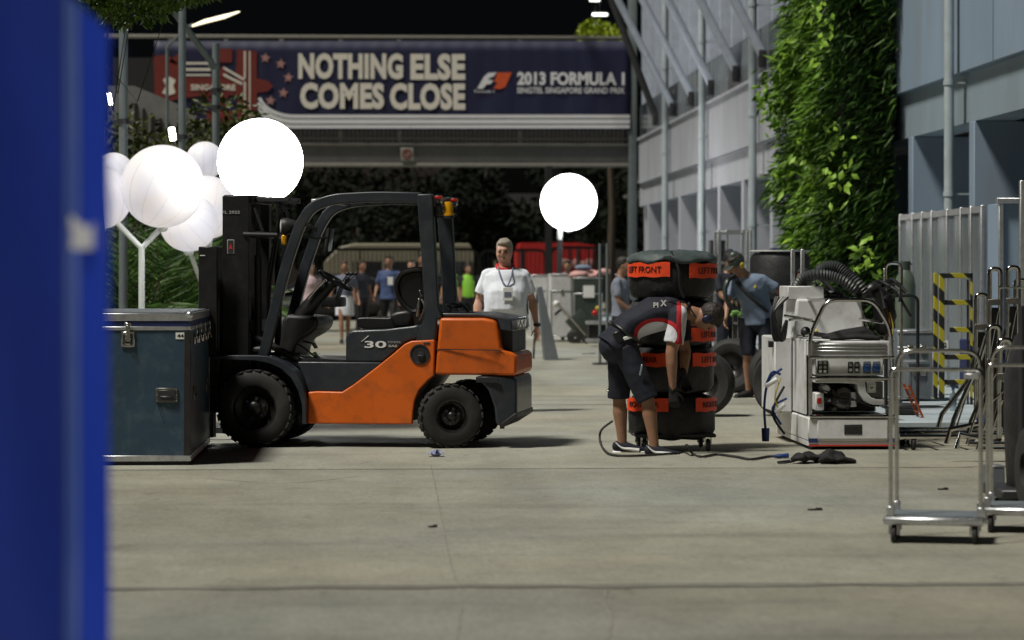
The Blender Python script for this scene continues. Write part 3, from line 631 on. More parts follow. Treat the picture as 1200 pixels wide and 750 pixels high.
def balpole(lab, base, tips, fork, r=.035, m='white_pole', ms=None):
    t = thing('balloon_pole', lab, 'pole', (base.x, base.y, 0)); L0 = Vector(t.location)
    MB().tube([(0, 0, 0), Vector(fork) - L0], r, 12).build('shaft', ms or m, t)
    for q in tips: MB().tube([Vector(fork) - L0 - Vector((0, 0, .02)), Vector(q) - L0], r * .9, 12).build('branch', m, t)
    MB().lathe([(r, 0), (.16, 0), (.16, .04), (r, .05)], seg=16).build('base', m, t)
f = onY(166, 289, 31); balpole('white forked pole holding the large seamed balloon behind the flight case', f, [Vector((c1.x, c1.y, c1.z - r1 + .02)), onY(138, 262, 31.1)], f)
f = onY(236, 330, 33); balpole('white forked pole behind the black mast plate, carrying the small right balloons', f, [onY(222, 294, 32.3), onY(243, 279, 33.2), onY(247, 281, 33.3)], f, .03)
f = onY(655, 300, 62); balpole('white stem under the far blazing balloon', f, [Vector((c8.x - .2, c8.y, c8.z - r8 + .08))], onY(656, 281, 62), .06, ms='dark_steel')
f = onY(305, 262, 30); balpole('pale stem below the biggest balloon, hidden behind the forklift mast', f, [Vector((c7.x, c7.y, c7.z - r7 + .03))], f, .03)

# ------------------------------------------------------------------ palms behind the case
def palm(seed, nf, L, name='palm_shrub', lab='', m='leaf_palm'):
    rr = random.Random(seed); t = thing(name, lab, 'palm', (0, 0, 0)); P_ = []; Dr = []; st = MB()
    for i in range(nf):
        a = rr.random() * 6.28; el = rr.uniform(.6, 1.35); l = L * rr.uniform(.7, 1.1); pts = []; p = Vector((0, 0, .25 + rr.random() * .3)); d = Vector((math.cos(a) * math.cos(el), math.sin(a) * math.cos(el), math.sin(el)))
        for k in range(14): pts.append(p.copy()); p = p + d * l / 13; d = (d + Vector((0, 0, -.09))).normalized()
        st.tube(pts, .012, 5, rs=[.014 * (1 - .8 * k / 13) for k in range(14)])
        s = Vector((0, 0, 1)).cross(d).normalized()
        for k in range(2, 14):
            for q in (0, .5):
                pp = pts[k - 1].lerp(pts[k], q)
                for sg_ in (-1, 1): P_.append(pp); Dr.append(s * sg_ + (pts[k] - pts[k - 1]).normalized() * .9 + Vector((0, 0, -.25 + rr.random() * .2)))
    st.build('stems', 'trunk_bark', t, kind='stuff'); P_ = np.array(P_); Dr = np.array(Dr); n = len(P_)
    leafcloud('fronds', P_, Dr, rng.uniform(.28, .5, n) * L / 1.6, rng.uniform(.022, .04, n), m, t, kind='stuff'); return t
spots = [(140, 38, 'palm left of the white forked pole, at the blue cover edge'), (166, 35, 'palm directly behind the flight case, right of the white forked pole'), (190, 37, 'palm under the lilac balloon behind the black mast plate'),
         (318, 34, 'palm seen through the gap between mast and forklift roof'), (222, 38, 'palm hidden mostly by the forklift mast'), (165, 42, 'palm at the back behind the grey pole')]
p0 = palm(5, 40, 2.3, lab=spots[0][2]); p1 = palm(9, 40, 2.2, lab=spots[3][2]); p0.location = (onY(spots[0][0], 0, 38).x, 38, 0); p1.location = (onY(312, 0, 30).x, 30, 0)
p1.scale = (.30,) * 3
for i, (px, y, lab) in enumerate(spots):
    if i in (0, 3): continue
    dup(p0 if i % 2 else p1, (onY(px, 0, y).x, y, 0), i * 1.3, lab, (.9, .9, .9, .9, .75, .9)[i])
for o in bpy.data.objects:
    if o.name.startswith('palm_shrub'): o['group'] = 'palms behind the flight case and forklift'
# ================================================================== FORKLIFT (front to the left, near side at local y = -.56)
FD = 22.75
fk = thing('forklift', 'orange and charcoal forklift truck marked 30 parked across the road', 'forklift', (0, 0, 0))
YAW = R(-10.5)
g0 = onY(440, HZ, FD); g0.z = 0                        # a point of the near side plane
off = Matrix.Rotation(YAW, 3, 'Z') @ Vector((0, -.56, 0)); fk.location = g0 - off; fk.location.z = 0; fk.rotation_euler = (0, 0, YAW)
def F(px, py): return ((px - 440) / (137. if px < 440 else 139.), (525.5 - py) / 140.6)
def FP(pts): return [F(*q) for q in pts]
def arc(cx, cy, r, a0, a1, n=10): return [(cx + r * math.cos(R(a0 + (a1 - a0) * i / n)), cy - r * math.sin(R(a0 + (a1 - a0) * i / n))) for i in range(n + 1)]   # photo px, angles ccw
# --- tyres and rims
def wheel(cx, z, y0, w, r, rr_, steer=0., nl=26, name='wheel'):
    t = MB(); prof = [(rr_, -w / 2), (rr_ + .02, -w / 2 - .006), (r - .05, -w / 2 - .008), (r - .018, -w / 2 + .012), (r - .012, -w / 2 + .03), (r - .012, w / 2 - .03), (r - .018, w / 2 - .012), (r - .05, w / 2 + .008), (rr_, w / 2)]
    t.lathe(prof, (0, 0, 0), 'Y', 48)
    for k in range(nl):
        for s in (-1, 1):
            a = 2 * math.pi * (k + (.5 if s > 0 else 0)) / nl; E = Matrix.Rotation(-a, 3, 'Y') @ Matrix.Rotation(.18 * s, 3, 'X')
            t.box(Matrix.Rotation(-a, 3, 'Y') @ Vector((r - .010, s * w * .26, 0)), (.016, w * .46, 2 * math.pi * r / nl * .70), .004, E)
    T = t.build('wheel', 'rubber', fk); T.location = (cx, y0, z); T.rotation_euler = (0, 0, steer)
    m = MB(); d = -w / 2 + .03
    m.lathe([(rr_ + .004, -w / 2 - .002), (rr_ - .012, -w / 2 + .004), (rr_ - .02, d + .03), (rr_ * .62, d + .045), (rr_ * .58, d + .02), (rr_ * .3, d + .012), (rr_ * .28, d - .02), (rr_ * .18, d - .035), (.001, d - .04)], (0, 0, 0), 'Y', 40)
    m.lathe([(rr_ + .004, w / 2), (rr_ - .02, w / 2 - .03), (.001, w / 2 - .05)], (0, 0, 0), 'Y', 24)
    rim = m.build('rim', 'rim_black', T)
    for k in range(6): a = k * math.pi / 3 + .3; MB().cyl((math.cos(a) * rr_ * .44, d + .014, math.sin(a) * rr_ * .44), (math.cos(a) * rr_ * .44, d - .012, math.sin(a) * rr_ * .44), .014, seg=6).build('wheel_nut', 'dark_steel', T)
    return T
fx, fz = F(301.5, 480.5); rx, rz_ = F(526, 488)
wheel(fx, .325, -.56, .22, .325, .19, 0); wheel(fx, .325, .50, .22, .325, .19, 0)
wheel(rx, .268, -.49, .19, .268, .135, R(18), 22); wheel(rx + .02, .268, .44, .19, .268, .135, R(18), 22)
MB().cyl((rx, -.42, .268), (rx, .42, .268), .05).box((rx, 0, .3), (.2, .7, .12), .02).build('steer_axle', 'black_steel', fk)
MB().cyl((fx, -.46, .325), (fx, .46, .325), .09).build('drive_axle', 'black_steel', fk)
# --- body
side = [(361, 498), (361, 461), (372, 460), (401, 460.5), (414, 452), (440, 432), (460, 416), (474, 404), (482, 400.5), (509, 399), (508.5, 441)] + [(501, 447), (491, 458), (486, 470), (484, 483), (483, 498)]
for s, nm in ((-1, 'side_panel'), (1, 'side_panel')):
    MB().prism(FP(side), s * .555, s * .50).build(nm, 'orange_paint', fk, bevel=.012)
MB().prism(FP([(362, 494), (362, 462), (402, 461), (482, 403), (508, 402), (508, 440), (486, 470), (484, 494)]), -.495, .495).build('chassis', 'black_steel', fk)
hole = MB().lathe([(.075, -.004), (.083, -.012), (.072, -.014), (.066, .0)], (0, 0, 0), 'Y', 28, True).lathe([(.07, .002), (.05, .03), (.001, .05)], (0, 0, 0), 'Y', 24)
h = MB().lathe([(.001, -.003), (.068, -.003), (.072, -.009), (.082, -.009), (.085, -.0005)], (0, 0, 0), 'Y', 28).build('filler_recess', 'black_plastic', fk); h.location = (F(492, 416)[0], -.556, F(492, 416)[1])
h2 = MB().lathe([(.001, -.02), (.03, -.02), (.034, -.004), (.034, 0)], (0, 0, 0), 'Y', 18).box((0, -.02, 0), (.05, .02, .012), .003).build('cap', 'dark_steel', h); h2.location = (.01, 0, -.012)
MB().bx(-.028, .028, -.004, 0, -.008, .008, .002).build('lock', 'dark_steel', fk).location = (*[F(500, 403)[0], -.557], F(500, 403)[1])
rc = lambda P_: [(p if p[0] <= 578 else (578 + (p[0] - 578) * .56, p[1])) for p in P_]
cw = [(509.5, 440), (515, 373.5), (566, 373.5), (580, 376), (585, 381), (592, 409), (597, 411), (619, 415), (624, 419), (624.5, 438), (618, 440.5)]
bm_ = MB().prism(FP(rc(cw)), -.555, .555)
def taper(v):                                          # the counterweight rounds in towards the rear
    k = max(0, (v[0] - .95) / .22); return Vector((v[0], v[1] * (1 - .09 * k * k), v[2]))
bm_.build('counterweight', 'orange_paint', fk, bevel=.035, xf=taper)
MB().prism(FP([(511, 409.6), (588, 410.6), (588, 411.6), (511, 410.6)]), -.557, -.55).build('press_line', 'charcoal_paint', fk)
MB().prism(FP(rc([(514, 372), (512, 368), (560, 368), (590, 372), (612, 374.5), (615.5, 389), (590, 388), (583, 376), (566, 373)])), -.50, .50).build('rear_cap', 'charcoal_paint', fk, bevel=.012)
MB().prism(FP(rc([(580, 384), (612, 388), (612, 413), (597, 410), (586, 408)])), -.40, .40).build('rear_grille', 'black_plastic', fk)
t_ = text('lettering', 'TOYOTA', 'grey_print', fk, (F(600, 0)[0] + .004, .0, F(0, 388)[1]), .082, .62, rz=R(90), bold=.03)
t_.rotation_euler = (R(0), 0, R(90))
low = [(556, 441.5), (617, 441.5), (624, 446), (624, 484), (621, 489), (590, 500), (581, 497), (578, 478), (571, 458)]
MB().prism(FP(rc(low)), -.53, .53).build('lower_counterweight', 'charcoal_paint', fk, bevel=.025, xf=taper)
MB().prism(FP(rc([(590, 497), (621, 484), (625, 484), (625, 490), (592, 502)])), -.52, .52).build('bumper_lip', 'black_plastic', fk, bevel=.008)
MB().bx(F(557, 0)[0], F(583, 0)[0], -.545, -.53, F(0, 449)[1], F(0, 442)[1], .004).build('press_line', 'black_plastic', fk)
MB().cyl((1.0, -.1, .33), (1.0, -.1, .14), .02).build('tow_pin', 'dark_steel', fk)
# --- hood, floor, fender
hood = [(403.5, 426), (404, 396), (407, 391), (412, 388.5), (450, 387), (483, 383), (487, 381.5), (491, 384), (492, 398), (481, 399.5), (473, 403), (457, 417), (447, 426)]
MB().prism(FP(hood), -.50, .50).build('hood', 'charcoal_paint', fk, bevel=.018)
text('model_number', '30', 'white_print', fk, (F(438.5, 0)[0], -.502, F(0, 409)[1]), .058, .185, bold=.02)
MB().prism(FP([(421.5, 402), (423, 401.5), (431, 395), (430, 394.5)]), -.506, -.5).build('model_number', 'white_print', fk)
text('small_lettering', 'TOYOTA', 'grey_print', fk, (F(460.5, 0)[0], -.502, F(0, 403.5)[1]), .018, .11)
text('small_lettering', 'SAS', 'grey_print', fk, (F(459, 0)[0], -.502, F(0, 408)[1]), .02, .075, bold=.03)
MB().prism(FP([(348, 426.5), (350, 425.5), (447, 426), (434, 437), (414, 452), (401, 460), (361, 460.5), (356, 444), (351, 433)]), -.53, .53).build('floor_step', 'charcoal_paint', fk, bevel=.01)
MB().prism(FP([(352, 425), (403, 426), (403, 423.5), (352, 422)]), -.48, .48).build('floor_mat', 'black_plastic', fk)
fen = arc(302, 481, 62, 92, 12, 14) + [(361, 498), (359, 470), (352, 448), (340, 432), (322, 424), (301, 422), (272, 421.5), (255, 421), (255, 418), (302, 417.5), (318, 418)][::1]
outer = [(255, 418.5), (270, 418), (305, 418), (318, 419), (336, 426), (350, 438), (358, 452), (361.5, 470), (361.5, 498)]
inner = [(357, 498), (357, 476), (352, 458), (344, 444), (332, 433), (318, 427), (303, 424), (270, 423), (255, 422.5)]
for a, b in ((-.64, -.40), (.38, .62)): MB().prism(FP(outer + inner), a, b).build('fender', 'charcoal_paint', fk, bevel=.005)
MB().prism(FP([(318, 422), (336, 426), (350, 436), (357, 450), (361, 462), (364, 494), (330, 470), (300, 430)]), -.38, .36).build('front_frame', 'black_steel', fk)
# --- overhead guard
def guard(pts, y, m='charcoal_paint', w=.07, d=.075, yf=None):
    yf = y if yf is None else yf; xa, xb = F(pts[0][0], 0)[0], F(pts[-1][0], 0)[0]
    P_ = roundpath([Vector((F(*q)[0], 0, F(*q)[1])) for q in pts], .14, 6); vs = []; fs = []
    for i, p in enumerate(P_):
        t = (P_[min(i + 1, len(P_) - 1)] - P_[max(i - 1, 0)]).normalized(); nrm = Vector((t.z, 0, -t.x))
        for sx, sy in ((-1, -1), (1, -1), (1, 1), (-1, 1)): vs.append(p + nrm * sx * w / 2 + Vector((0, yf + (y - yf) * (p.x - xa) / (xb - xa) + sy * d / 2, 0)))
    for i in range(len(P_) - 1):
        for k in range(4): l = (k + 1) % 4; fs.append((i * 4 + k, i * 4 + l, (i + 1) * 4 + l, (i + 1) * 4 + k))
    fs += [(0, 1, 2, 3), tuple((len(P_) - 1) * 4 + k for k in (3, 2, 1, 0))]
    return MB().add(vs, fs).build('overhead_guard_frame', m, fk, bevel=.012)
gp = [(308, 419), (321, 366), (334, 314), (350, 266), (364, 243), (390, 234), (440, 231.5), (492, 233)]
guard(gp, -.50, w=.088); guard(gp, .47, w=.088, yf=.24)
for y in (-.50, .47):
    MB().prism(FP([(488, 229), (506, 228.5), (507, 245), (510, 300), (513, 360), (518, 374), (511, 374), (509, 402), (486, 402), (491, 385), (497, 374), (495, 330), (490, 260)]), y - .04, y + .045).build('rear_pillar', 'charcoal_paint', fk, bevel=.012)
for i, px in enumerate((384, 405, 426, 447, 468, 490)):
    x, z = F(px, 232.5 if px > 390 else 237); MB().bx(x - .018, x + .018, -.46, .43, z - .02, z + .015, .005).build('roof_bar', 'charcoal_paint', fk)
x, z = F(499, 234); MB().bx(x - .04, x + .04, -.46, .43, z - .05, z + .03, .01).build('rear_cross_beam', 'charcoal_paint', fk)
x, z = F(511, 234)
for y in (-.44, .39):
    o = MB().bx(-.025, .025, -.06, .06, -.045, .03, .01).build('tail_lamp', 'black_plastic', fk); o.location = (x, y, z)
    MB().bx(-.022, .03, -.063, .063, -.005, .022, .006).build('red_lens', 'red_lens', o); MB().bx(-.02, .03, -.05, .05, -.036, -.012, .006).build('clear_lens', 'clear_lens', o)
MB().box((F(511, 0)[0], -.45, F(0, 247)[1]), (.055, .07, .10), .01).build('buzzer', 'black_plastic', fk)
o = MB().lathe([(.001, .12), (.03, .115), (.04, .09), (.043, .02), (.05, .018), (.05, 0), (.001, 0)], seg=20).build('beacon', 'amber_lens', fk); o.location = (F(522, 0)[0], -.42, F(0, 254)[1])
MB().lathe([(.001, .0), (.052, 0), (.052, -.02), (.001, -.02)], seg=18).bx(-.09, .0, -.015, .015, -.018, -.004).build('bracket', 'black_plastic', o)
# work lamp on roof corner, head lamp and mirror
o = MB().prism([(-.05, .05), (.05, .055), (.0, -.035), (-.035, -.06)], -.06, .06).build('work_lamp', 'clear_lens', fk, bevel=.008); o.location = (F(369, 0)[0], -.40, F(0, 241)[1])
MB().bx(-.01, .05, -.065, .065, .0, .062, .01).build('housing', 'black_plastic', o)
o = MB().lathe([(.001, 0), (.062, 0), (.07, .012), (.072, .05), (.05, .12), (.04, .15), (.001, .155)], (0, 0, 0), 'X', 24).build('head_lamp', 'black_plastic', fk); o.location = (F(327, 0)[0], -.45, F(0, 266)[1]); o.rotation_euler = (0, 0, R(12))
MB().lathe([(.001, -.012), (.04, -.010), (.058, -.002), (.06, .002)], (0, 0, 0), 'X', 24).build('lens', 'clear_lens', o)
MB().bx(.0, .045, -.05, .05, -.16, -.07, .012).build('indicator', 'amber_lens', o); MB().tube([(.13, 0, 0), (.24, .0, .0), (.3, .02, -.03)], .018, 8).build('arm', 'black_steel', o)
o = MB().box((0, 0, 0), (.035, .17, .2), .016, (0, R(8), R(20))).build('mirror', 'mirror_glass', fk); o.location = (F(380.5, 0)[0], -.34, F(0, 282)[1])
MB().box((-.018, .004, 0), (.02, .175, .205), .01, (0, R(8), R(20))).tube([(-.02, 0, .02), (-.11, -.05, .01), (-.18, -.12, .03)], .009, 6).build('housing', 'black_plastic', o)
# --- mast
mz = F(0, 230)[1]
for y in (-.42, .34):
    m = MB(); m.bx(F(258, 0)[0], F(289, 0)[0], y - .045, y - .02, .10, mz, .004)
    m.bx(F(258, 0)[0], F(263, 0)[0], y - .02, y + .05, .10, mz, .003).bx(F(284, 0)[0], F(289, 0)[0], y - .02, y + .05, .10, mz, .003); m.build('outer_mast_rail', 'black_steel', fk)
    m = MB(); m.bx(F(266, 0)[0], F(282, 0)[0], y, y + .03, .14, mz - .02, .003).bx(F(266, 0)[0], F(270, 0)[0], y + .03, y + .09, .14, mz - .02).build('inner_mast_rail', 'black_steel', fk)
    MB().cyl((F(297, 0)[0], y + .06, .2), (F(297, 0)[0], y + .06, F(0, 300)[1]), .033, seg=16).cyl((F(297, 0)[0], y + .06, F(0, 300)[1]), (F(297, 0)[0], y + .06, mz - .08), .018, seg=12).build('lift_cylinder', 'black_steel', fk)
for z0, z1, xa, xb in ((mz - .06, mz + .01, 258, 333), (F(0, 279)[1], F(0, 272)[1], 276, 308), (.95, 1.05, 285, 292), (.3, .42, 285, 292)):
    MB().bx(F(xa, 0)[0], F(xb if xb < 320 else 292, 0)[0], -.42, .34, z0, z1, .006).build('mast_crossmember', 'black_steel', fk)
MB().bx(F(290, 0)[0], F(332, 0)[0], -.30, -.22, mz - .05, mz - .005, .008).bx(F(290, 0)[0], F(330, 0)[0], .14, .22, mz - .05, mz - .005, .008).build('hose_guide', 'dark_steel', fk)
for k, (a, b) in enumerate(((300, 330), (309, 318), (295, 312))):
    MB().tube(smoothpath([(F(a, 0)[0], -.28 + .1 * k, mz - .04), (F(a + 12, 0)[0], -.28 + .1 * k, mz - .02), (F(b, 0)[0], -.27 + .1 * k, mz - .17), (F(b - 6, 0)[0], -.26 + .1 * k, F(0, 290)[1]), (F(b - 14, 0)[0], -.25 + .1 * k, F(0, 340)[1]), (F(300, 0)[0], -.2 + .1 * k, F(0, 400)[1])], 6), .013, 8).build('hydraulic_hose', 'black_vinyl', fk)
MB().tube([(F(296, 0)[0], -.46, mz - .1), (F(306, 0)[0], -.44, F(0, 275)[1])], .012, 6).tube([(F(283, 0)[0], -.47, F(0, 275)[1]), (F(322, 0)[0], -.45, F(0, 276)[1])], .018, 8).build('mast_stay', 'dark_steel', fk)
MB().tube([(F(308, 0)[0], -.40, F(0, 412)[1]), (F(290, 0)[0], -.40, F(0, 412)[1])], .03, 12).build('mast_pivot', 'dark_steel', fk)
MB().tube([(F(292, 0)[0], -.38, F(0, 396)[1]), (F(345, 0)[0], -.38, F(0, 424)[1])], .03, 12).build('tilt_cylinder', 'black_steel', fk)
for k in range(2):
    m = MB()
    for i in range(30): m.box((F(277 + k * 3, 0)[0], -.24 + .4 * k, .4 + i * .05), (.016, .03, .03), .004)
    m.build('lift_chain', 'dark_steel', fk)
text('mast_number', 'FL 2922', 'grey_print', fk, (F(268.5, 0)[0], -.467, F(0, 251)[1]), .025, .15, bold=.01)
o = MB().bx(-.03, .03, -.003, 0, -.06, .06, .003).build('warning_sticker', 'grey_print', fk); o.location = (F(268, 0)[0], -.466, F(0, 290)[1])
MB().bx(-.024, .024, -.005, -.003, -.054, .054).build('sticker_face', 'dark_steel', o); MB().prism([(-.017, -.02), (.017, -.02), (0, .03)], -.007, -.005).build('red_mark', 'red_print', o)
# carriage, backrest and forks
cg = MB().bx(F(235, 0)[0], F(243, 0)[0], -.56, .50, F(0, 372)[1], F(0, 290)[1], .008).bx(F(243, 0)[0], F(257, 0)[0], -.54, .48, .28, F(0, 330)[1], .01).build('carriage', 'black_steel', fk)
m = MB().bx(F(235, 0)[0], F(257, 0)[0], -.62, -.585, F(0, 420)[1], F(0, 290)[1], .008).build('load_backrest', 'black_steel', fk)
MB().bx(F(237, 0)[0], F(243, 0)[0], -.626, -.62, F(0, 301)[1], F(0, 300)[1]).build('sticker', 'label_white', m)
for y in (-.35, .25): MB().prism([(F(238, 0)[0], .9), (F(243, 0)[0], .9), (F(243, 0)[0], .06), (F(90, 0)[0], .06), (F(90, 0)[0], .075), (F(230, 0)[0], .11), (F(238, 0)[0], .14)], y, y + .11).build('fork', 'dark_steel', fk)
# --- cab: dash, column, steering wheel, levers, pedals, seat
MB().prism(FP([(320, 420), (324, 378), (330, 370), (356, 372), (367, 374), (366, 386), (357, 394), (346, 400), (340, 408), (338, 420)]), -.34, .34).build('dashboard', 'black_plastic', fk, bevel=.03)
MB().loft([(Vector((F(344, 0)[0], -.18, F(0, 372)[1])), .085, .075), (Vector((F(360, 0)[0], -.18, F(0, 352)[1])), .075, .065), (Vector((F(378, 0)[0], -.18, F(0, 334)[1])), .05, .045)], (0, 1, 0), 16).build('column_cover', 'black_plastic', fk)
MB().tube([(F(353, 0)[0], -.27, F(0, 352)[1]), (F(374, 0)[0], -.27, F(0, 328)[1])], .006, 6).build('column_stay', 'steel_chrome', fk)
sw = thing('steering_wheel', None, None, (F(383.5, 0)[0], -.18, F(0, 330.5)[1])); sw.parent = fk; sw.rotation_euler = (0, R(31), 0)
MB().tube([(math.cos(a) * .155, math.sin(a) * .155, 0) for a in np.linspace(0, 2 * math.pi, 41)[:-1]], .0145, 10, closed=True).build('wheel_rim', 'black_vinyl', sw)
m = MB().lathe([(.001, .012), (.035, .008), (.045, -.02), (.03, -.05), (.001, -.055)], seg=20)
for a in (90, 210, 330): m.tube([(0, 0, -.01), (math.cos(R(a)) * .15, math.sin(R(a)) * .15, 0)], .011, 8)
m.build('hub', 'black_vinyl', sw); MB().cyl((.1, -.1, .01), (.1, -.1, .05), .012).sph((.1, -.1, .07), .023, 12, 8).build('spinner_knob', 'black_vinyl', sw)
for k in range(3):
    MB().tube([(F(378, 0)[0], .02 + .07 * k, F(0, 352)[1]), (F(384, 0)[0], .02 + .07 * k, F(0, 334)[1]), (F(391 + k * 3, 0)[0], .02 + .07 * k, F(0, 324)[1])], .007, 6).sph((F(392 + k * 3, 0)[0], .02 + .07 * k, F(0, 322)[1]), .02, 12, 8, (1, 1, .8)).build('control_lever', 'black_plastic', fk)
MB().bx(F(360, 0)[0], F(385, 0)[0], -.02, .22, F(0, 362)[1], F(0, 350)[1], .015).build('lever_console', 'black_plastic', fk)
MB().tube([(F(340, 0)[0], -.3, F(0, 404)[1]), (F(352, 0)[0], -.3, F(0, 412)[1]), (F(366, 0)[0], -.3, F(0, 424)[1])], .008, 6).box((F(364, 0)[0], -.3, F(0, 419)[1]), (.07, .08, .012), .004, (0, R(55), 0)).build('pedal', 'dark_steel', fk)
MB().tube([(F(342, 0)[0], -.16, F(0, 402)[1]), (F(358, 0)[0], -.16, F(0, 406)[1])], .008, 6).box((F(358, 0)[0], -.16, F(0, 408)[1]), (.05, .12, .012), .004, (0, R(60), 0)).build('pedal', 'dark_steel', fk)
def rpoly(name, pts, y0, y1, m, bev, parent=None): return MB().prism(FP(pts), y0, y1).build(name, m, parent or fk, bevel=bev)
seat = thing('seat', None, None, (0, 0, 0)); seat.parent = fk
rpoly('cushion', [(411, 377), (413, 374), (420, 373.5), (448, 374), (462, 370), (478, 368), (480, 387), (420, 387.5), (412, 385)], -.30, .20, 'black_vinyl', .03, seat)
rpoly('hip_support', [(450, 372), (458, 367), (470, 365), (477, 367), (479, 376), (474, 383), (455, 384)], -.335, -.27, 'black_vinyl', .028, seat)
rpoly('hip_support', [(450, 372), (458, 367), (470, 365), (477, 367), (479, 376), (474, 383), (455, 384)], .17, .24, 'black_vinyl', .028, seat)
bk = roundpath([Vector((F(*q)[0], 0, F(*q)[1])) for q in [(458, 330), (464, 321), (476, 317), (488, 316.5), (491, 322), (490, 340), (487, 364), (478, 368), (468, 362), (460, 350), (457, 340)]], .05, 3, True)
MB().prism([(p.x, p.z) for p in bk], -.27, .17).build('backrest', 'black_vinyl', seat, bevel=.04)
MB().tube([(p.x, -.28, p.z) for p in bk], .022, 8, closed=True).build('backrest_bolster', 'black_vinyl', seat)
MB().tube([(p.x, .18, p.z) for p in bk], .022, 8, closed=True).build('backrest_bolster', 'black_vinyl', seat)
MB().box((F(484, 0)[0], -.31, F(0, 362)[1]), (.03, .03, .16), .008, (0, R(8), 0)).box((F(487, 0)[0], -.315, F(0, 345)[1]), (.02, .02, .06), .005, (0, R(-20), 0)).build('belt_buckle', 'steel_chrome', seat)
MB().tube(smoothpath([(F(488, 0)[0], -.31, F(0, 352)[1]), (F(492, 0)[0], -.33, F(0, 362)[1]), (F(486, 0)[0], -.32, F(0, 377)[1])], 5), .009, 6).build('belt_webbing', 'engine_metal', seat)
for k in range(2):
    MB().tube([(F(524 + 3 * k, 0)[0] + .07 * math.cos(a), -.1 + k * .1 + .09 * math.sin(a), F(0, 366)[1] + .05 + .012 * math.sin(a + k)) for a in np.linspace(0, 2 * math.pi, 21)[:-1]], .014, 8, closed=True).build('hose_loop', 'black_vinyl', fk)
MB().tube([(F(518, 0)[0], -.2, F(0, 368)[1]), (F(521, 0)[0], -.18, F(0, 360)[1]), (F(531, 0)[0], -.1, F(0, 358)[1]), (F(538, 0)[0], -.05, F(0, 367)[1])], .012, 6).build('hose_loop', 'black_vinyl', fk)

# ================================================================== FLIGHT CASE 44
CY = 20.75
cx1 = onY(222.5, 400, CY).x; cx0 = onY(118, 400, CY).x - .25
fc = thing('flight_case', 'long dark blue flight case numbered 44 with aluminium edges and castors', 'flight case', (cx1 - .55, CY, 0)); cw_ = .55
def cz(py): return onY(222, py, CY).z
xl = cx0 - fc.location.x; zb, zt = cz(540.5), cz(386); ln = 2.3
MB().bx(xl, cw_, 0.0, ln, zb + .03, zt, .004).build('body', 'blue_laminate', fc)
MB().bx(xl, cw_, 0.0, ln, cz(383), cz(368), .004).build('lid', 'navy_laminate', fc)
MB().bx(xl + .02, cw_ - .02, 0.02, ln - .02, cz(368.2), cz(366.2)).build('lid_top', 'grey_plastic_case', fc)
for z0, z1, nm in ((cz(387), cz(382.5), 'aluminium_edge'), (cz(376), cz(367), 'aluminium_edge'), (zb, zb + .045, 'aluminium_edge')):
    MB().bx(xl - .008, cw_ + .008, -.008, .006, z0, z1, .004).build(nm, 'aluminium', fc)
    MB().bx(cw_ - .006, cw_ + .008, .0065, ln + .008, z0, z1, .004).build(nm, 'aluminium', fc)
MB().bx(cw_ - .045, cw_ + .006, -.006, .04, zb + .046, cz(387.5), .004).build('corner_edge', 'black_plastic', fc)
MB().bx(cw_ - .04, cw_ + .006, ln - .03, ln + .004, zb + .046, cz(387.5), .004).build('corner_edge', 'aluminium', fc)
for y in (-.004, ln): MB().sph((cw_ - .002, y, cz(369)), .03, 12, 8).build('ball_corner', 'aluminium', fc)
def latch(x, y, z, rz, w=.105, h=.12):
    o = MB().box((0, 0, 0), (w, .012, h), .005).build('latch', 'steel_chrome', fc); o.location = (x, y, z); o.rotation_euler = (0, 0, rz)
    MB().box((0, -.002, 0), (w * .74, .014, h * .7), .004).build('recess', 'dark_steel', o)
    MB().box((0, -.012, .012), (w * .42, .012, h * .5), .004).box((0, -.014, h * .62), (w * .28, .014, h * .55), .003).box((0, -.012, h * .93), (w * .5, .01, .03), .003).build('hook', 'steel_chrome', o)
    MB().tube([(-w * .2, -.02, -.01), (-w * .14, -.025, -.035), (w * .14, -.025, -.035), (w * .2, -.02, -.01)], .005, 6).build('wing', 'steel_chrome', o)
latch(onY(150, 0, CY).x - fc.location.x, -.008, cz(397.5), 0)
for y in (.45, .95, 1.45, 2.05): latch(cw_ + .008, y, cz(397.5) + 0, R(90), .1, .10)
def handle(x, y, z, rz, w, h):
    o = MB().box((0, 0, 0), (w, .01, h), .004).build('handle', 'engine_metal', fc); o.location = (x, y, z); o.rotation_euler = (0, 0, rz)
    MB().box((0, -.003, 0), (w * .82, .012, h * .72), .004).build('recess', 'dark_steel', o); MB().box((0, -.014, -.015), (w * .62, .02, h * .2), .008).build('grip', 'black_plastic', o)
    m = MB()
    for a in (-1, 1):
        for b in (-1, 0, 1): m.cyl((a * w * .45, -.004, b * h * .38), (a * w * .45, -.01, b * h * .38), .005, seg=8)
    m.build('rivets', 'steel_chrome', o)
handle(onY(195.5, 0, CY).x - fc.location.x, -.006, cz(463), 0, .165, .11)
handle(cw_ + .006, .4, cz(463), R(90), .16, .11); handle(cw_ + .006, 1.9, cz(463), R(90), .16, .11)
lb = MB().box((0, 0, 0), (.072, .003, .05), .0).build('number_label', 'label_white', fc); lb.location = (onY(211.5, 0, CY).x - fc.location.x, -.003, cz(393.5))
text('number', '44', 'black_print', lb, (0, -.002, -.013), .026, .05, bold=.03, ext=.001)
sc_ = MB().tube([(-.02, 0, .08), (0, 0, .0), (.03, 0, -.08)], .002, 4).tube([(-.0, 0, .07), (0.02, 0, .0), (.045, 0, -.06)], .0015, 4).build('scratch', 'dark_steel', fc); sc_.location = (onY(188, 0, CY).x - fc.location.x, 0, cz(484))
MB().bx(xl + .03, cw_ - .02, .03, ln - .03, zb - .045, zb - .003).build('castor_board', 'black_plastic', fc)
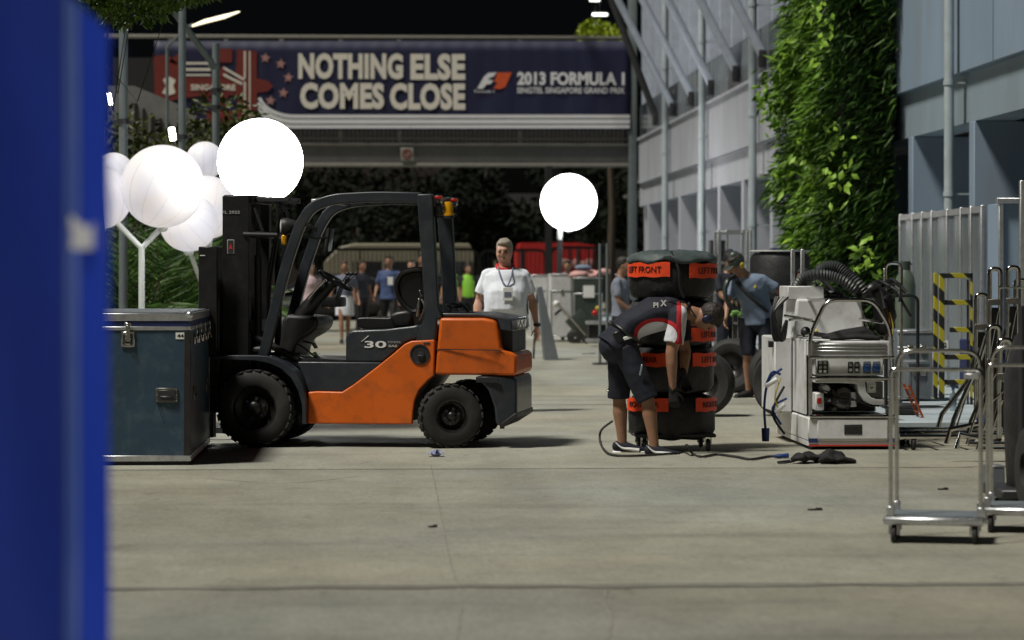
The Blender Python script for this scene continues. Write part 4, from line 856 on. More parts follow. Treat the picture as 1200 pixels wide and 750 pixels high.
for x in (cw_ - .07, xl + .1):
    for y in (.09, .65, 1.25, 1.85, 2.2):
        MB().lathe([(.001, -.02), (.05, -.02), (.056, -.012), (.056, .012), (.05, .02), (.001, .02)], (x, y, .056), 'X', 18).bx(x - .032, x - .024, y - .03, y + .03, .05, zb - .045).bx(x + .024, x + .032, y - .03, y + .03, .05, zb - .045).build('castor', 'black_plastic', fc)

# ================================================================== BLUE COVERED STACK close to the camera
bs = thing('blue_cover', 'tall blue tarpaulin covered stack filling the left edge, very close', 'cover', (-1.0, 5.0, 0))
xr = onY(129, 0, 4.97).x + 1.0; xc_ = onY(84, 0, 5.06).x + 1.0; zr = onY(129, 40, 4.97).z
def cy_(x): return .06 - .10 * (xc_ - x) if x < xc_ else .06 - .10 * (x - xc_) / (xr - xc_)
def zt_(x): return 1.975 if x < xc_ - .01 else 1.975 - (1.975 - zr) * (x - xc_ + .01) / (xr - xc_ + .01)
def wob(x, z): return .006 * math.sin(x * 21 + z * 4) + .005 * math.sin(z * 9 + x * 11)
def sheet(fn, nu, nv): return MB().add([fn(i / nu, j / nv) for i in range(nu + 1) for j in range(nv + 1)], [(i * (nv + 1) + j, (i + 1) * (nv + 1) + j, (i + 1) * (nv + 1) + j + 1, i * (nv + 1) + j + 1) for i in range(nu) for j in range(nv)])
MB().bx(-.78, xr - .12, .09, .48, 0, zr - .03).build('stack', 'blue_tarp', bs)
def fpt(u, v): x = -.8 + u * (xr + .8); return (x, cy_(x) + wob(x, v * 2), v * zt_(x))
sheet(fpt, 60, 30).build('front_sheet', 'blue_tarp', bs)
sheet(lambda u, v: (xr - .10 * u, cy_(xr) + wob(xr, v * 2) * (1 - u) + u * .5, v * zr), 8, 24).build('side_sheet', 'blue_tarp', bs)
sheet(lambda u, v: (-.8 + u * (xr + .8), cy_(-.8 + u * (xr + .8)) + wob(-.8 + u * (xr + .8), 2) * (1 - v) + v * .5, zt_(-.8 + u * (xr + .8))), 60, 6).build('top_sheet', 'blue_tarp', bs)
sheet(lambda u, v: ((lambda x: (x, cy_(x) + wob(x, v * 2) - .004, v * (zt_(x) - .006)))(xc_ - .012 + u * .028)), 4, 30).build('trim_strip', 'blue_trim', bs)
lg = onY(97, 292, 5.0); mk = MB().prism([(-.022, 0), (.028, 0), (.026, .01), (.024, .044), (.014, .046), (.01, .036), (0, .046), (-.01, .05), (-.018, .062), (-.024, .055), (-.019, .03)], -.002, .002)
o = mk.build('white_mark', 'white_print', bs); x_ = lg.x + 1.0; o.location = (x_, cy_(x_) - .022, lg.z)
# ================================================================== PEOPLE
def std(**ov):
    J = dict(pelvis=(0, 0, .95), waist=(0, .0, 1.08), chest=(0, 0, 1.29), neck=(0, .015, 1.47), head=(0, -.01, 1.64),
             shR=(-.185, .01, 1.385), shL=(.185, .01, 1.385), elR=(-.25, .03, 1.13), elL=(.25, .03, 1.13), wrR=(-.26, -.05, .88), wrL=(.26, -.05, .88),
             hipR=(-.09, 0, .92), hipL=(.09, 0, .92), knR=(-.10, -.02, .50), knL=(.10, -.02, .50), anR=(-.10, .02, .09), anL=(.10, .02, .09))
    J.update(ov); return {k: Vector(v) for k, v in J.items()}
def hand(m, wr, d, palm, curl=.5, s=1., fr=.0085):
    d = Vector(d).normalized(); palm = Vector(palm); palm = (palm - d * palm.dot(d)).normalized(); sd = d.cross(palm)
    m.loft([(wr, .027 * s, .02 * s), (wr + d * .03 * s, .036 * s, .017 * s), (wr + d * .085 * s, .042 * s, .014 * s)], sd, 10)
    for i in range(4):
        b = wr + d * .085 * s + sd * (-.033 + .022 * i) * s; l = (.038, .045, .048, .036)[i] * s; p = b; a = curl * .5; rr_ = (fr, fr, fr, fr * .88)[i] * s; pts = [(p, rr_, rr_)]
        for k in range(3): dd = d * math.cos(a) + palm * math.sin(a); p = p + dd * l * (1, .65, .5)[k]; a += curl * .75; pts.append((p, rr_ * (1 - .09 * k), rr_ * (1 - .09 * k)))
        m.loft(pts, sd, 8)
    b = wr + d * .025 * s + sd * .03 * s; e = b + (d * .6 + sd * .6 + palm * .35).normalized() * .045 * s; e2 = e + (d * .8 + sd * .1 + palm * .5).normalized() * .04 * s
    m.loft([(b, .013 * s, .013 * s), (e, .011 * s, .011 * s), (e2, .009 * s, .009 * s)], palm, 8)
def headgeo(m, c, f, u, s=1., stout=1.):
    f = Vector(f).normalized(); u = Vector(u); u = (u - f * u.dot(f)).normalized(); r_ = f.cross(u); E = Matrix((r_, -f, u)).transposed()
    def P_(x, y, z): return c + E @ Vector((x * s, y * s, z * s))       # local face looks along -y
    m.loft([(P_(0, -.045, -.115), .024 * s, .022 * s), (P_(0, -.03, -.095), .05 * s * stout, .045 * s), (P_(0, -.015, -.06), .064 * s * stout, .07 * s), (P_(0, -.003, -.01), .072 * s * stout, .089 * s), (P_(0, .004, .035), .074 * s, .095 * s), (P_(0, .008, .07), .062 * s, .08 * s), (P_(0, .01, .09), .036 * s, .046 * s)], E @ Vector((1, 0, 0)), 18)
    m.loft([(P_(0, -.094, .022), .008 * s, .006 * s), (P_(0, -.108, -.012), .012 * s, .011 * s), (P_(0, -.103, -.026), .017 * s, .011 * s)], E @ Vector((1, 0, 0)), 8)
    m.sph(P_(0, -.09, .032), .012 * s, 10, 6, (3.6, 1, .7), E)            # brow
    m.sph(P_(0, -.085, -.062), .010 * s, 10, 6, (2.6, 1.1, .8), E); m.sph(P_(0, -.083, -.074), .010 * s, 10, 6, (2.2, 1.1, .8), E)
    for q in (-1, 1):
        m.sph(P_(q * .077, .008, -.005), .017 * s, 8, 6, (.45, .75, 1.5), E); m.sph(P_(q * .04, -.07, -.03), .025 * s, 8, 6, (1, .8, 1), E)
    return P_, E
def person(label, loc, rz=0., h=1.75, skin='skin_mid', hair='hair_dark', shirt='cloth_white', lower='cloth_navy', kind='trousers', shoes='cloth_black', stout=1., belly=0.,
           J=None, face=(0, -1, 0), up=(0, 0, 1), vox=.016, sleeve=.75, longhair=False, detail=False, curl=.5, handm=None, shirt_mat=None, cap=None, grp=None, skirt=None, handdir=None, vest=None, toe=None, armk=1., shirtlen=.09, hairscale=1.):
    t = thing('person', label, 'person', loc, rz, grp); t.scale = (h / 1.75,) * 3; J = J or std(); S = stout; f = Vector(face)
    X = (J['shL'] - J['shR']).normalized(); m = MB(); fv = X.cross((J['neck'] - J['pelvis']).normalized()) ; fwd = -fv if fv.dot(Vector((0, -1, 0))) < 0 and True else fv
    bel = fwd * belly
    tors = [(J['pelvis'] - (J['waist'] - J['pelvis']) * .5, .145 * S, .10 * S), (J['pelvis'], .16 * S, .11 * S), (J['waist'] + bel, .145 * S, .10 * S + belly), (J['waist'].lerp(J['chest'], .5) + bel * .8, .15 * S, .105 * S + belly * .8), (J['chest'], .165 * S, .115 * S), (J['chest'].lerp(J['neck'], .55), .155 * S, .095 * S), (J['chest'].lerp(J['neck'], .82), .10 * S, .075 * S), (J['neck'], .058 * S ** .5, .058 * S ** .5)]
    m.loft(tors, X, 20); m.loft([(J['neck'] - (J['neck'] - J['chest']) * .25, .06, .06), (J['neck'].lerp(J['head'], .35), .053 * S ** .5, .055 * S ** .5), (J['head'].lerp(J['neck'], .2), .05, .055)], X, 14)
    P_, E = headgeo(m, J['head'], f, up, 1.02, S ** .5)
    for q in 'RL':
        sh, el, wr, hp, kn, an = [J[k + q] for k in ('sh', 'el', 'wr', 'hip', 'kn', 'an')]
        m.limb(J['neck'].lerp(J['chest'], .22), sh, .055, .05 * S ** .5)
        m.loft([(sh, .052 * S ** .5 * armk, .055 * S ** .5 * armk), (sh.lerp(el, .5), .046 * S ** .5 * armk, .046 * S ** .5 * armk), (el.lerp(sh, .12), .039 * armk, .041 * armk), (el, .037 * armk, .040 * armk), (el.lerp(wr, .25), .041 * S ** .5 * armk, .039 * armk), (el.lerp(wr, .6), .033 * armk, .031 * armk), (wr, .026 * armk ** .5, .023 * armk ** .5)], X, 12)
        if kind != 'skirtx': m.loft([(hp, .088 * S ** .6, .095), (hp.lerp(kn, .5), .072 * S ** .5, .078), (kn, .053, .056), (kn.lerp(an, .12), .050, .053), (kn.lerp(an, .32), .057, .062), (kn.lerp(an, .65), .043, .047), (an, .033, .038)], X, 14)
        to = Vector(toe[q]) if toe else Vector((0, -1, 0)); m.loft([(an + Vector((0, 0, -.03)) - to * .03, .033, .035), (an + Vector((0, 0, -.05)) + to * .08, .038, .025), (an + Vector((0, 0, -.062)) + to * .15, .035, .018)], (1, .01, .01), 10)
        if handm is None:
            d = (handdir or {}).get(q, wr - el); hand(m, wr, d, (-X if q == 'L' else X) * .6 + fwd * .5, curl, fr=.0085 if vox < .012 else .0105)
    m.build('body', skin, t, remesh=vox, smooth=2)
    cv = max(vox * .9, .009)
    if handm:
        g_ = MB()
        for q in 'RL':
            d = (handdir or {}).get(q, J['wr' + q] - J['el' + q]); hand(g_, J['wr' + q], d, (-X if q == 'L' else X) * .6 + fwd * .5, curl, 1.08, .0105); g_.limb(J['wr' + q] - Vector(d).normalized() * .035, J['wr' + q], .031, .03)
            g_.build('glove', handm, t, remesh=.008, smooth=2); g_ = MB()
    # shirt
    m = MB(); gI = .014
    bot = J['pelvis'] - (J['waist'] - J['pelvis']).normalized() * shirtlen
    m.loft([(bot, .172 * S + gI, .128 * S + gI)] + [(c, a + gI * 1.2, b + gI * 1.2) for c, a, b in tors[1:6]] + [(tors[6][0], .098 * S + gI, .078 * S + gI), (J['neck'] - (J['neck'] - J['chest']) * .06, .066 * S ** .5, .064 * S ** .5)], X, 22, cap=False)
    for q in 'RL':
        sh, el = J['sh' + q], J['el' + q]; m.limb(J['neck'].lerp(J['chest'], .22), sh, .062, .060 * S ** .5 * max(1, armk * .98)); e = sh.lerp(el, sleeve)
        ak = max(1, armk * .98); m.loft([(sh, .058 * S ** .5 * ak, .062 * S ** .5 * ak), (sh.lerp(el, sleeve * .5), .060 * S ** .5 * ak, .062 * S ** .5 * ak), (e, .063 * S ** .5 * ak, .066 * S ** .5 * ak)], X, 14, cap=False)
    sh_o = m.build('shirt', shirt_mat or shirt, t, remesh=cv, smooth=2)
    dm = sh_o.modifiers.new('folds', 'DISPLACE'); tx = bpy.data.textures.get('folds') or bpy.data.textures.new('folds', 'CLOUDS'); tx.noise_scale = .16; tx.noise_depth = 2; dm.texture = tx; dm.strength = .022; dm.mid_level = .5; dm.texture_coords = 'LOCAL'
    mc = MB(); nk = J['neck']; ax = (J['head'] - nk).normalized()
    mc.tube([nk + ax * (.005 + .012 * math.cos(a)) * 1 + (X * math.cos(a + 1.57) * .066 + ax.cross(X) * math.sin(a + 1.57) * .066) * S ** .5 for a in np.linspace(0, 2 * math.pi, 21)[:-1]], .011, 6, closed=True).build('collar', shirt, t)
    # legs
    if kind in ('shorts', 'trousers'):
        k = 1.0 if kind == 'trousers' else None; m = MB(); m.loft([(J['waist'].lerp(J['pelvis'], .55), .152 * S, .11 * S + belly * .5), (J['pelvis'], .168 * S, .122 * S), (J['pelvis'] - (J['waist'] - J['pelvis']).normalized() * .07, .16 * S, .12 * S)], X, 20)
        for q in 'RL':
            hp, kn, an = J['hip' + q], J['kn' + q], J['an' + q]
            if kind == 'trousers': m.loft([(hp, .1 * S ** .6, .108), (hp.lerp(kn, .5), .086 * S ** .5, .09), (kn, .068, .07), (kn.lerp(an, .5), .062, .066), (an + Vector((0, 0, -.02)), .057, .064)], X, 16, cap=False)
            else: m.loft([(hp, .1 * S ** .6, .108), (hp.lerp(kn, .5), .096 * S ** .5, .098), (hp.lerp(kn, 1.02), .086 * S ** .5, .09)], X, 16, cap=False)
        lo = m.build(kind, lower, t, remesh=cv, smooth=2); d2 = lo.modifiers.new('folds', 'DISPLACE'); d2.texture = bpy.data.textures['folds']; d2.strength = .02; d2.mid_level = .5
    else:
        MB().loft([(J['waist'].lerp(J['pelvis'], .3), .15, .115), (J['pelvis'], .18, .14), (J['pelvis'] + Vector((0, 0, -.2)), .2, .16), (J['pelvis'] + Vector((0, 0, -.36)), .205, .165)], X, 22, cap=False).build('skirt', lower, t, remesh=cv, smooth=2)
    for q in 'RL':
        an = J['an' + q]; to = Vector(toe[q]) if toe else Vector((0, -1, 0)); c0 = Vector((an.x, an.y, an.z)) ; m = MB(); sd_ = to.cross(Vector((0, 0, 1)))
        m.loft([(c0 - to * .045 + Vector((0, 0, -.035)), .040, .045), (c0 + to * .03 + Vector((0, 0, -.04)), .046, .042), (c0 + to * .12 + Vector((0, 0, -.058)), .048, .028), (c0 + to * .19 + Vector((0, 0, -.064)), .036, .02)], sd_, 14)
        so2 = m.build('shoe', shoes, t, remesh=.009, smooth=2)
        MB().loft([(c0 - to * .07 + Vector((0, 0, -.082)), .036, .012), (c0 + to * .04 + Vector((0, 0, -.082)), .045, .012), (c0 + to * .13 + Vector((0, 0, -.082)), .05, .012), (c0 + to * .215 + Vector((0, 0, -.078)), .034, .011)], sd_, 12).build('sole', 'white_print' if shoes != 'cloth_black' else 'black_print', so2)
        if detail == 'stripe':
            for sg_ in (-1, 1): MB().tube(smoothpath([c0 - to * .06 + sd_ * sg_ * .046 + Vector((0, 0, -.0)), c0 - to * .01 + sd_ * sg_ * .05 + Vector((0, 0, -.045)), c0 + to * .06 + sd_ * sg_ * .051 + Vector((0, 0, -.055)), c0 + to * .13 + sd_ * sg_ * .049 + Vector((0, 0, -.066))], 5), .011, 6, rs=[.004 + .001 * i for i in range(16)]).build('shoe_stripe', 'white_print', so2)
    # hair
    m = MB(); hs = hairscale
    m.sph(P_(0, .022, .042), .1 * hs, 18, 12, (.85, .93, .97), E); m.sph(P_(0, -.025, .09), .062 * hs, 12, 8, (1.08, 1.15, .62), E)
    if longhair: m.loft([(P_(0, .05, .03), .08, .06), (P_(0, .06, -.06), .085, .05), (P_(0, .06, -.15), .07, .035)], E @ Vector((1, 0, 0)), 14)
    ho = m.build('hair', hair, t, remesh=.009, smooth=1)
    dh = ho.modifiers.new('strands', 'DISPLACE'); tx = bpy.data.textures.get('strands') or bpy.data.textures.new('strands', 'CLOUDS'); tx.noise_scale = .03; dh.texture = tx; dh.strength = .014; dh.mid_level = .5
    for q in (-1, 1): MB().sph(P_(q * .031, -.083, .008), .012, 10, 8, (1.3, .6, .7), E).build('eye', 'black_print', t)
    if cap:
        m = MB().loft([(P_(0, .01, .03), .087, .107), (P_(0, .012, .07), .084, .1), (P_(0, .014, .11), .055, .07)], E @ Vector((1, 0, 0)), 18); m.sph(P_(0, -.115, .035), .07, 14, 6, (.95, 1.0, .10), E); m.build('cap', cap, t)
    if vest: 
        MB().loft([(J['pelvis'], .185 * S, .14 * S), (J['waist'], .17 * S, .13 * S), (J['chest'], .19 * S, .14 * S), (J['chest'].lerp(J['neck'], .6), .165 * S, .115 * S)], X, 18).build('safety_vest', vest, t)
    t2 = t; return t2, J, P_, E, X
def shirt_team():
    m = bpy.data.materials.new('team_shirt'); m.use_nodes = True; t = m.node_tree; p = t.nodes["Principled BSDF"]; L = t.links; tc = nd(t, "ShaderNodeTexCoord")
    def ell(c, s, thr):                               # 1 inside an ellipsoid of the garment's own coordinates
        a = nd(t, "ShaderNodeVectorMath", operation='SUBTRACT'); L.new(tc.outputs['Object'], a.inputs[0]); a.inputs[1].default_value = c
        b = nd(t, "ShaderNodeVectorMath", operation='DIVIDE'); L.new(a.outputs[0], b.inputs[0]); b.inputs[1].default_value = s
        l = nd(t, "ShaderNodeVectorMath", operation='LENGTH'); L.new(b.outputs[0], l.inputs[0])
        g = nd(t, "ShaderNodeMath", operation='LESS_THAN'); L.new(l.outputs['Value'], g.inputs[0]); g.inputs[1].default_value = thr; return g.outputs[0]
    cur = None
    for c, s, thr, col in TEAM:
        x = nd(t, "ShaderNodeMix", data_type='RGBA'); L.new(ell(c, s, thr), x.inputs[0])
        if cur is None: x.inputs[6].default_value = (.008, .010, .022, 1)
        else: L.new(cur, x.inputs[6])
        x.inputs[7].default_value = col; cur = x.outputs[2]
    L.new(cur, p.inputs['Base Color']); p.inputs['Roughness'].default_value = .8; return m
def foot(px, py): return G(px, py)
# --- mechanic bending over the tyre stack (faces +X in the picture: local -Y turned by 90 deg)
def L3(dx, dz, side=0): return (side, -dx, dz)         # dx forward in metres (picture right), dz height, side + = towards far side? (local +x -> world +y)
mloc = G(742, 531); S_ = FPX / mloc.y
def mp(px, py, side=0.): return Vector((side, -(px - 742) / S_, (531 - py) / S_))
Jm = dict(pelvis=mp(727, 397), waist=mp(738, 382), chest=mp(765, 368), neck=mp(803, 364), head=mp(829, 371),
          shR=mp(793, 368, -.17), shL=mp(796, 372, .18), elR=mp(784, 413, -.2), elL=mp(806, 412, .15), wrR=mp(786, 456, -.17), wrL=mp(803, 440, .08),
          hipR=mp(730, 406, -.09), hipL=mp(728, 406, .09), knR=mp(757, 466, -.13), knL=mp(727, 466, .13), anR=mp(765, 521, -.14), anL=mp(731, 519, .14))
Jm = {k: Vector(v) for k, v in Jm.items()}
WH, RD_ = (.62, .63, .68, 1), (.42, .012, .02, 1)
c1_ = mp(762, 391, -.0); c2_ = mp(793, 386, -.2)
TEAM = [(tuple(mp(768, 391, 0)), (1, .17, .12), 1.12, RD_), (tuple(mp(768, 392, 0)), (1, .155, .11), 1.0, WH), (tuple(mp(797, 379, -.2)), (.2, .055, .26), 1.0, RD_), (tuple(mp(801, 379, -.2)), (.2, .042, .26), 1.0, WH)]
tm_ = shirt_team()
mech, _, Ph, Eh, Xm = person('mechanic bending over the stack of wrapped tyres in navy team shirt and shorts', mloc, R(90), 1.75, skin='skin_mid', shirt='cloth_navy', shirt_mat=tm_, lower='cloth_navy', kind='shorts', shoes='cloth_navy',
       J=Jm, face=(.35, -.12, -1), up=(-.05, -1, .0), vox=.010, sleeve=.74, detail='stripe', curl=1.1, armk=1.22, hairscale=1.07, handm='cloth_black', handdir={'R': (.0, -.1, -1), 'L': (0, -.2, -1)}, stout=1.12)
o = MB().tube([Vector((q * 1.0, 0, 0)) + Ph(0, .0, -.01) for q in (-.085, .085)], .012, 8)
for q in (-1, 1): MB().sph(Ph(q * .087, .012, -.004), .037, 16, 10, (.55, 1, 1.1), Eh).build('ear_defender', 'defender_blue', mech)
MB().tube([Ph(.09 * math.cos(a), .012, .01 + .112 * math.sin(a)) for a in np.linspace(0, math.pi, 14)], .006, 6).build('ear_defender_band', 'black_plastic', mech)
b0 = Jm['waist'].lerp(Jm['pelvis'], .5); bt = (Jm['waist'] - Jm['pelvis']).normalized(); bs_ = bt.cross(Vector((1, 0, 0)))
MB().tube([b0 + Vector((1, 0, 0)) * math.cos(a) * .198 + bs_ * math.sin(a) * .15 for a in np.linspace(0, 2 * math.pi, 31)[:-1]], .014, 8, closed=True).build('belt', 'black_vinyl', mech)
MB().box(mp(733, 394.5, -.195), (.012, .07, .028), .004, (R(-18), 0, 0)).build('shirt_tail', 'white_print', mech)
MB().box(mp(722, 394, -.175), (.05, .07, .10), .01, (R(-20), 0, 0)).build('radio_pouch', 'black_vinyl', mech)
MB().box(mp(748, 432, -.232), (.012, .015, .09), .004, (R(12), 0, 0)).build('hanging_key', 'mirror_glass', mech)
MB().box(mp(711, 457, -.10), (.05, .02, .02), .006).build('cord_toggle', 'steel_chrome', mech)
MB().tube(smoothpath([mp(815, 372, -.1), mp(800, 353, -.13), mp(780, 353, -.15), mp(760, 362, -.15), mp(742, 380, -.16)], 6), .006, 6).build('headset_cable', 'black_vinyl', mech)
def onback(s, px, py, rot, hh, ww):
    o = text('shirt_lettering', s, 'white_print', mech, (0, 0, 0), hh, ww, bold=.03, ext=.003); o.location = mp(px, py, -.185); o.rotation_euler = (R(0), R(rot), R(-90)); o.rotation_euler = Euler((0, 0, R(-90))); return o
onback('PI', 766, 360, 0, .045, .04); onback('X', 775, 358, 0, .05, .05)
# --- man in white
wl = onY(592, HZ, 28.6); wl.z = 0
Jw = std(elR=(-.27, .04, 1.13), wrR=(-.31, -.06, .90), elL=(.28, .04, 1.13), wrL=(.32, -.03, .87), anR=(-.12, .12, .09), anL=(.12, -.12, .09), knR=(-.11, .0, .5), knL=(.11, -.1, .5), head=(-.01, -.03, 1.63), neck=(0, .0, 1.47))
wm, _, Pw, Ew, Xw = person('stout grey haired man in white polo shirt with lanyard walking behind the forklift', wl, R(0), 1.80, 'skin_light', 'hair_grey', 'cloth_white', 'cloth_white', 'shorts', stout=1.36, belly=.055, J=Jw, face=(-.22, -1, -.12), vox=.010, sleeve=.72, detail=True)
MB().tube([Pw(math.cos(a) * .02 + q * .03, -.098, .008 + math.sin(a) * .013) for q in (-1,) for a in np.linspace(0, 6.28, 13)[:-1]], .002, 5, closed=True).tube([Pw(math.cos(a) * .02 + .03, -.098, .008 + math.sin(a) * .013) for a in np.linspace(0, 6.28, 13)[:-1]], .002, 5, closed=True).tube([Pw(-.05, -.095, .012), Pw(-.078, -.0, .01)], .002, 5).tube([Pw(.05, -.095, .012), Pw(.078, .0, .01)], .002, 5).build('glasses', 'steel_chrome', wm)
MB().tube([Vector((math.cos(a) * .082, .0 + math.sin(a) * .085, 1.475 + .03 * math.sin(a))) for a in np.linspace(0, 6.28, 22)[:-1]], .02, 8, closed=True).build('red_collar', 'red_cloth', wm)
for q in (-1, 1): MB().tube(smoothpath([(q * .075, -.07, 1.47), (q * .058, -.172, 1.385), (q * .034, -.205, 1.32), (.01, -.225, 1.27)], 5), .0085, 6).build('lanyard', 'cloth_greyblue', wm)
bd = MB().box((0, 0, 0), (.10, .006, .135), .003).build('badge', 'label_white', wm); bd.location = (.015, -.262, 1.20)
MB().bx(-.035, .035, -.006, -.003, -.03, .02).build('badge_print', 'cloth_greyblue', bd)
MB().loft([(Jw['wrL'] + Vector((-.002, 0, .03)), .033, .033), (Jw['wrL'] + Vector((0, 0, .0)), .032, .031)], (1, 0, 0), 14, cap=False).box(Jw['wrL'] + Vector((.02, -.03, .015)), (.035, .012, .036), .004).build('watch', 'black_steel', wm)
# --- man with cap at the tyres
cl_ = G(882, 466); Sc = FPX / 31.6
Jc = std(pelvis=(.05, .02, .96), waist=(.04, .0, 1.08), chest=(.0, -.08, 1.28), neck=(-.05, -.15, 1.43), head=(-.12, -.24, 1.56), shR=(-.17, -.11, 1.36), shL=(.15, -.08, 1.38), elR=(-.25, -.18, 1.12), wrR=(-.22, -.34, .93),
         elL=(.33, .02, 1.24), wrL=(.5, -.02, 1.16), hipR=(-.05, .02, .92), hipL=(.14, .02, .92), knR=(-.06, -.02, .5), knL=(.2, 0, .5), anL=(.22, .05, .09), anR=(-.06, .03, .09))
cm, _, Pc, Ec, Xc = person('man in light blue shirt and grey cap stooping over tyres at the kerb', cl_, R(-25), 1.74, 'skin_mid', 'hair_dark', 'cloth_lightblue', 'cloth_navy', 'shorts', J=Jc, face=(-.55, -.75, -.6), up=(-.25, -.5, .8), vox=.013, sleeve=.75, cap='olive_steel', toe={'R': (-.5, -.85, 0), 'L': (0, -1, 0)}, stout=1.1)
MB().box((.06, -.20, 1.30), (.09, .012, .035), .003, (0, 0, 0)).build('yellow_patch', 'cable_yellow', cm)
MB().tube(smoothpath([(-.13, -.24, 1.36), (.0, -.24, 1.22), (.14, -.16, 1.08), (.2, -.02, 1.0)], 6), .02, 6).build('bag_strap', 'cloth_black', cm)
MB().tube(smoothpath([(-.16, -.10, 1.44), (-.22, -.28, 1.36), (-.24, -.3, 1.2), (-.2, -.22, 1.06)], 6), .028, 8).build('bag_strap', 'olive_steel', cm)
MB().sph(Pc(-.08, .01, -.01), .035, 12, 8, (.6, 1, 1.1), Ec).sph(Pc(.08, .01, -.01), .035, 12, 8, (.6, 1, 1.1), Ec).build('headset', 'cable_yellow', cm)
# --- people in the background
def W_(px, feet): v = G(px, feet); return v
walkA = std(anR=(-.10, .2, .12), anL=(.10, -.2, .09), knR=(-.1, .03, .5), knL=(.1, -.16, .52), wrR=(-.28, -.16, .92), wrL=(.27, .1, .9))
walkB = std(anL=(.06, .16, .11), anR=(-.06, -.2, .09), knL=(.07, .0, .5), knR=(-.07, -.14, .52), elR=(-.27, .03, 1.14), elL=(.25, .08, 1.15), wrL=(.3, -.08, .92), wrR=(-.33, .0, .9))
def P2(*a, **k): return person(*a, vox=.02, curl=.6, **k)[0]
P2('woman in pale pink top and dark trousers walking, seen through the forklift mast gap', W_(364, 404), R(15), 1.66, skin='skin_light', hair='hair_brown', shirt='cloth_pink', lower='cloth_black', J=walkB)
ww = P2('woman in grey top and short white skirt walking behind the forklift', W_(404, 402), R(0), 1.68, skin='skin_mid', hair='hair_brown', shirt='cloth_greyblue', lower='cloth_white', kind='skirt', J=walkB, longhair=True)
MB().box((0, -.165, 1.2), (.1, .01, .15), .003).build('badge', 'cloth_lightblue', ww)
wb = P2('man in blue shirt with white badge walking, seen above the forklift seat', W_(456, 400), R(-5), 1.80, skin='skin_mid', shirt='cloth_blue', lower='cloth_black', J=walkA, stout=1.1)
MB().box((.04, -.17, 1.24), (.11, .01, .16), .003).build('badge', 'label_white', wb)
P2('man in black seen behind the forklift seat, right of the blue shirt', W_(482, 397), R(-8), 1.72, shirt='cloth_black', lower='cloth_black', skin='skin_light')
P2('dark haired man in black half hidden by the forklift pillar', W_(494, 393), R(10), 1.86, shirt='cloth_black', lower='cloth_black')
P2('person in dark clothes standing between the white skirt and the blue shirt', W_(424, 393), R(40), 1.72, shirt='cloth_navy', lower='cloth_black')
P2('steward in bright green vest just right of the forklift pillar', W_(529, 390), R(-20), 1.68, shirt='cloth_black', lower='cloth_black', vest='hivis')
P2('steward in bright green vest next to the man in white', W_(548, 390), R(25), 1.64, shirt='cloth_black', lower='cloth_black', vest='hivis')
Jl = std(elR=(-.2, -.12, 1.15), wrR=(-.12, -.3, 1.05), elL=(.2, -.12, 1.15), wrL=(.12, -.3, 1.05), head=(0, -.06, 1.62))
P2('man in lilac shirt standing behind the table of pink cloth', W_(665, 398), R(-5), 1.72, shirt='cloth_lightblue', lower='cloth_navy', J=Jl, shirt_mat='cloth_grey')
Js = std(elR=(-.2, -.02, 1.14), wrR=(-.12, -.2, .98), elL=(.22, -.06, 1.14), wrL=(.14, -.26, 1.0), head=(0, -.05, 1.63))
P2('man in grey shirt seen from the side left of the tyre stack', W_(727, 447), R(72), 1.66, shirt='cloth_grey', lower='cloth_black', skin='skin_mid', J=Js)
P2('person in navy with red trim standing at the frames left of the cap man', W_(853, 446), R(30), 1.74, shirt='cloth_navy', lower='cloth_navy', J=Jl, cap='cloth_navy')
P2('person in dark clothes leaning farther back by the booth, left of the navy one', W_(836, 436), R(-50), 1.7, shirt='cloth_black', lower='cloth_black')
P2('man in light blue shirt mostly hidden behind the generator trolley', W_(944, 470), R(-40), 1.50, shirt='cloth_lightblue', lower='cloth_navy', J=Jl)
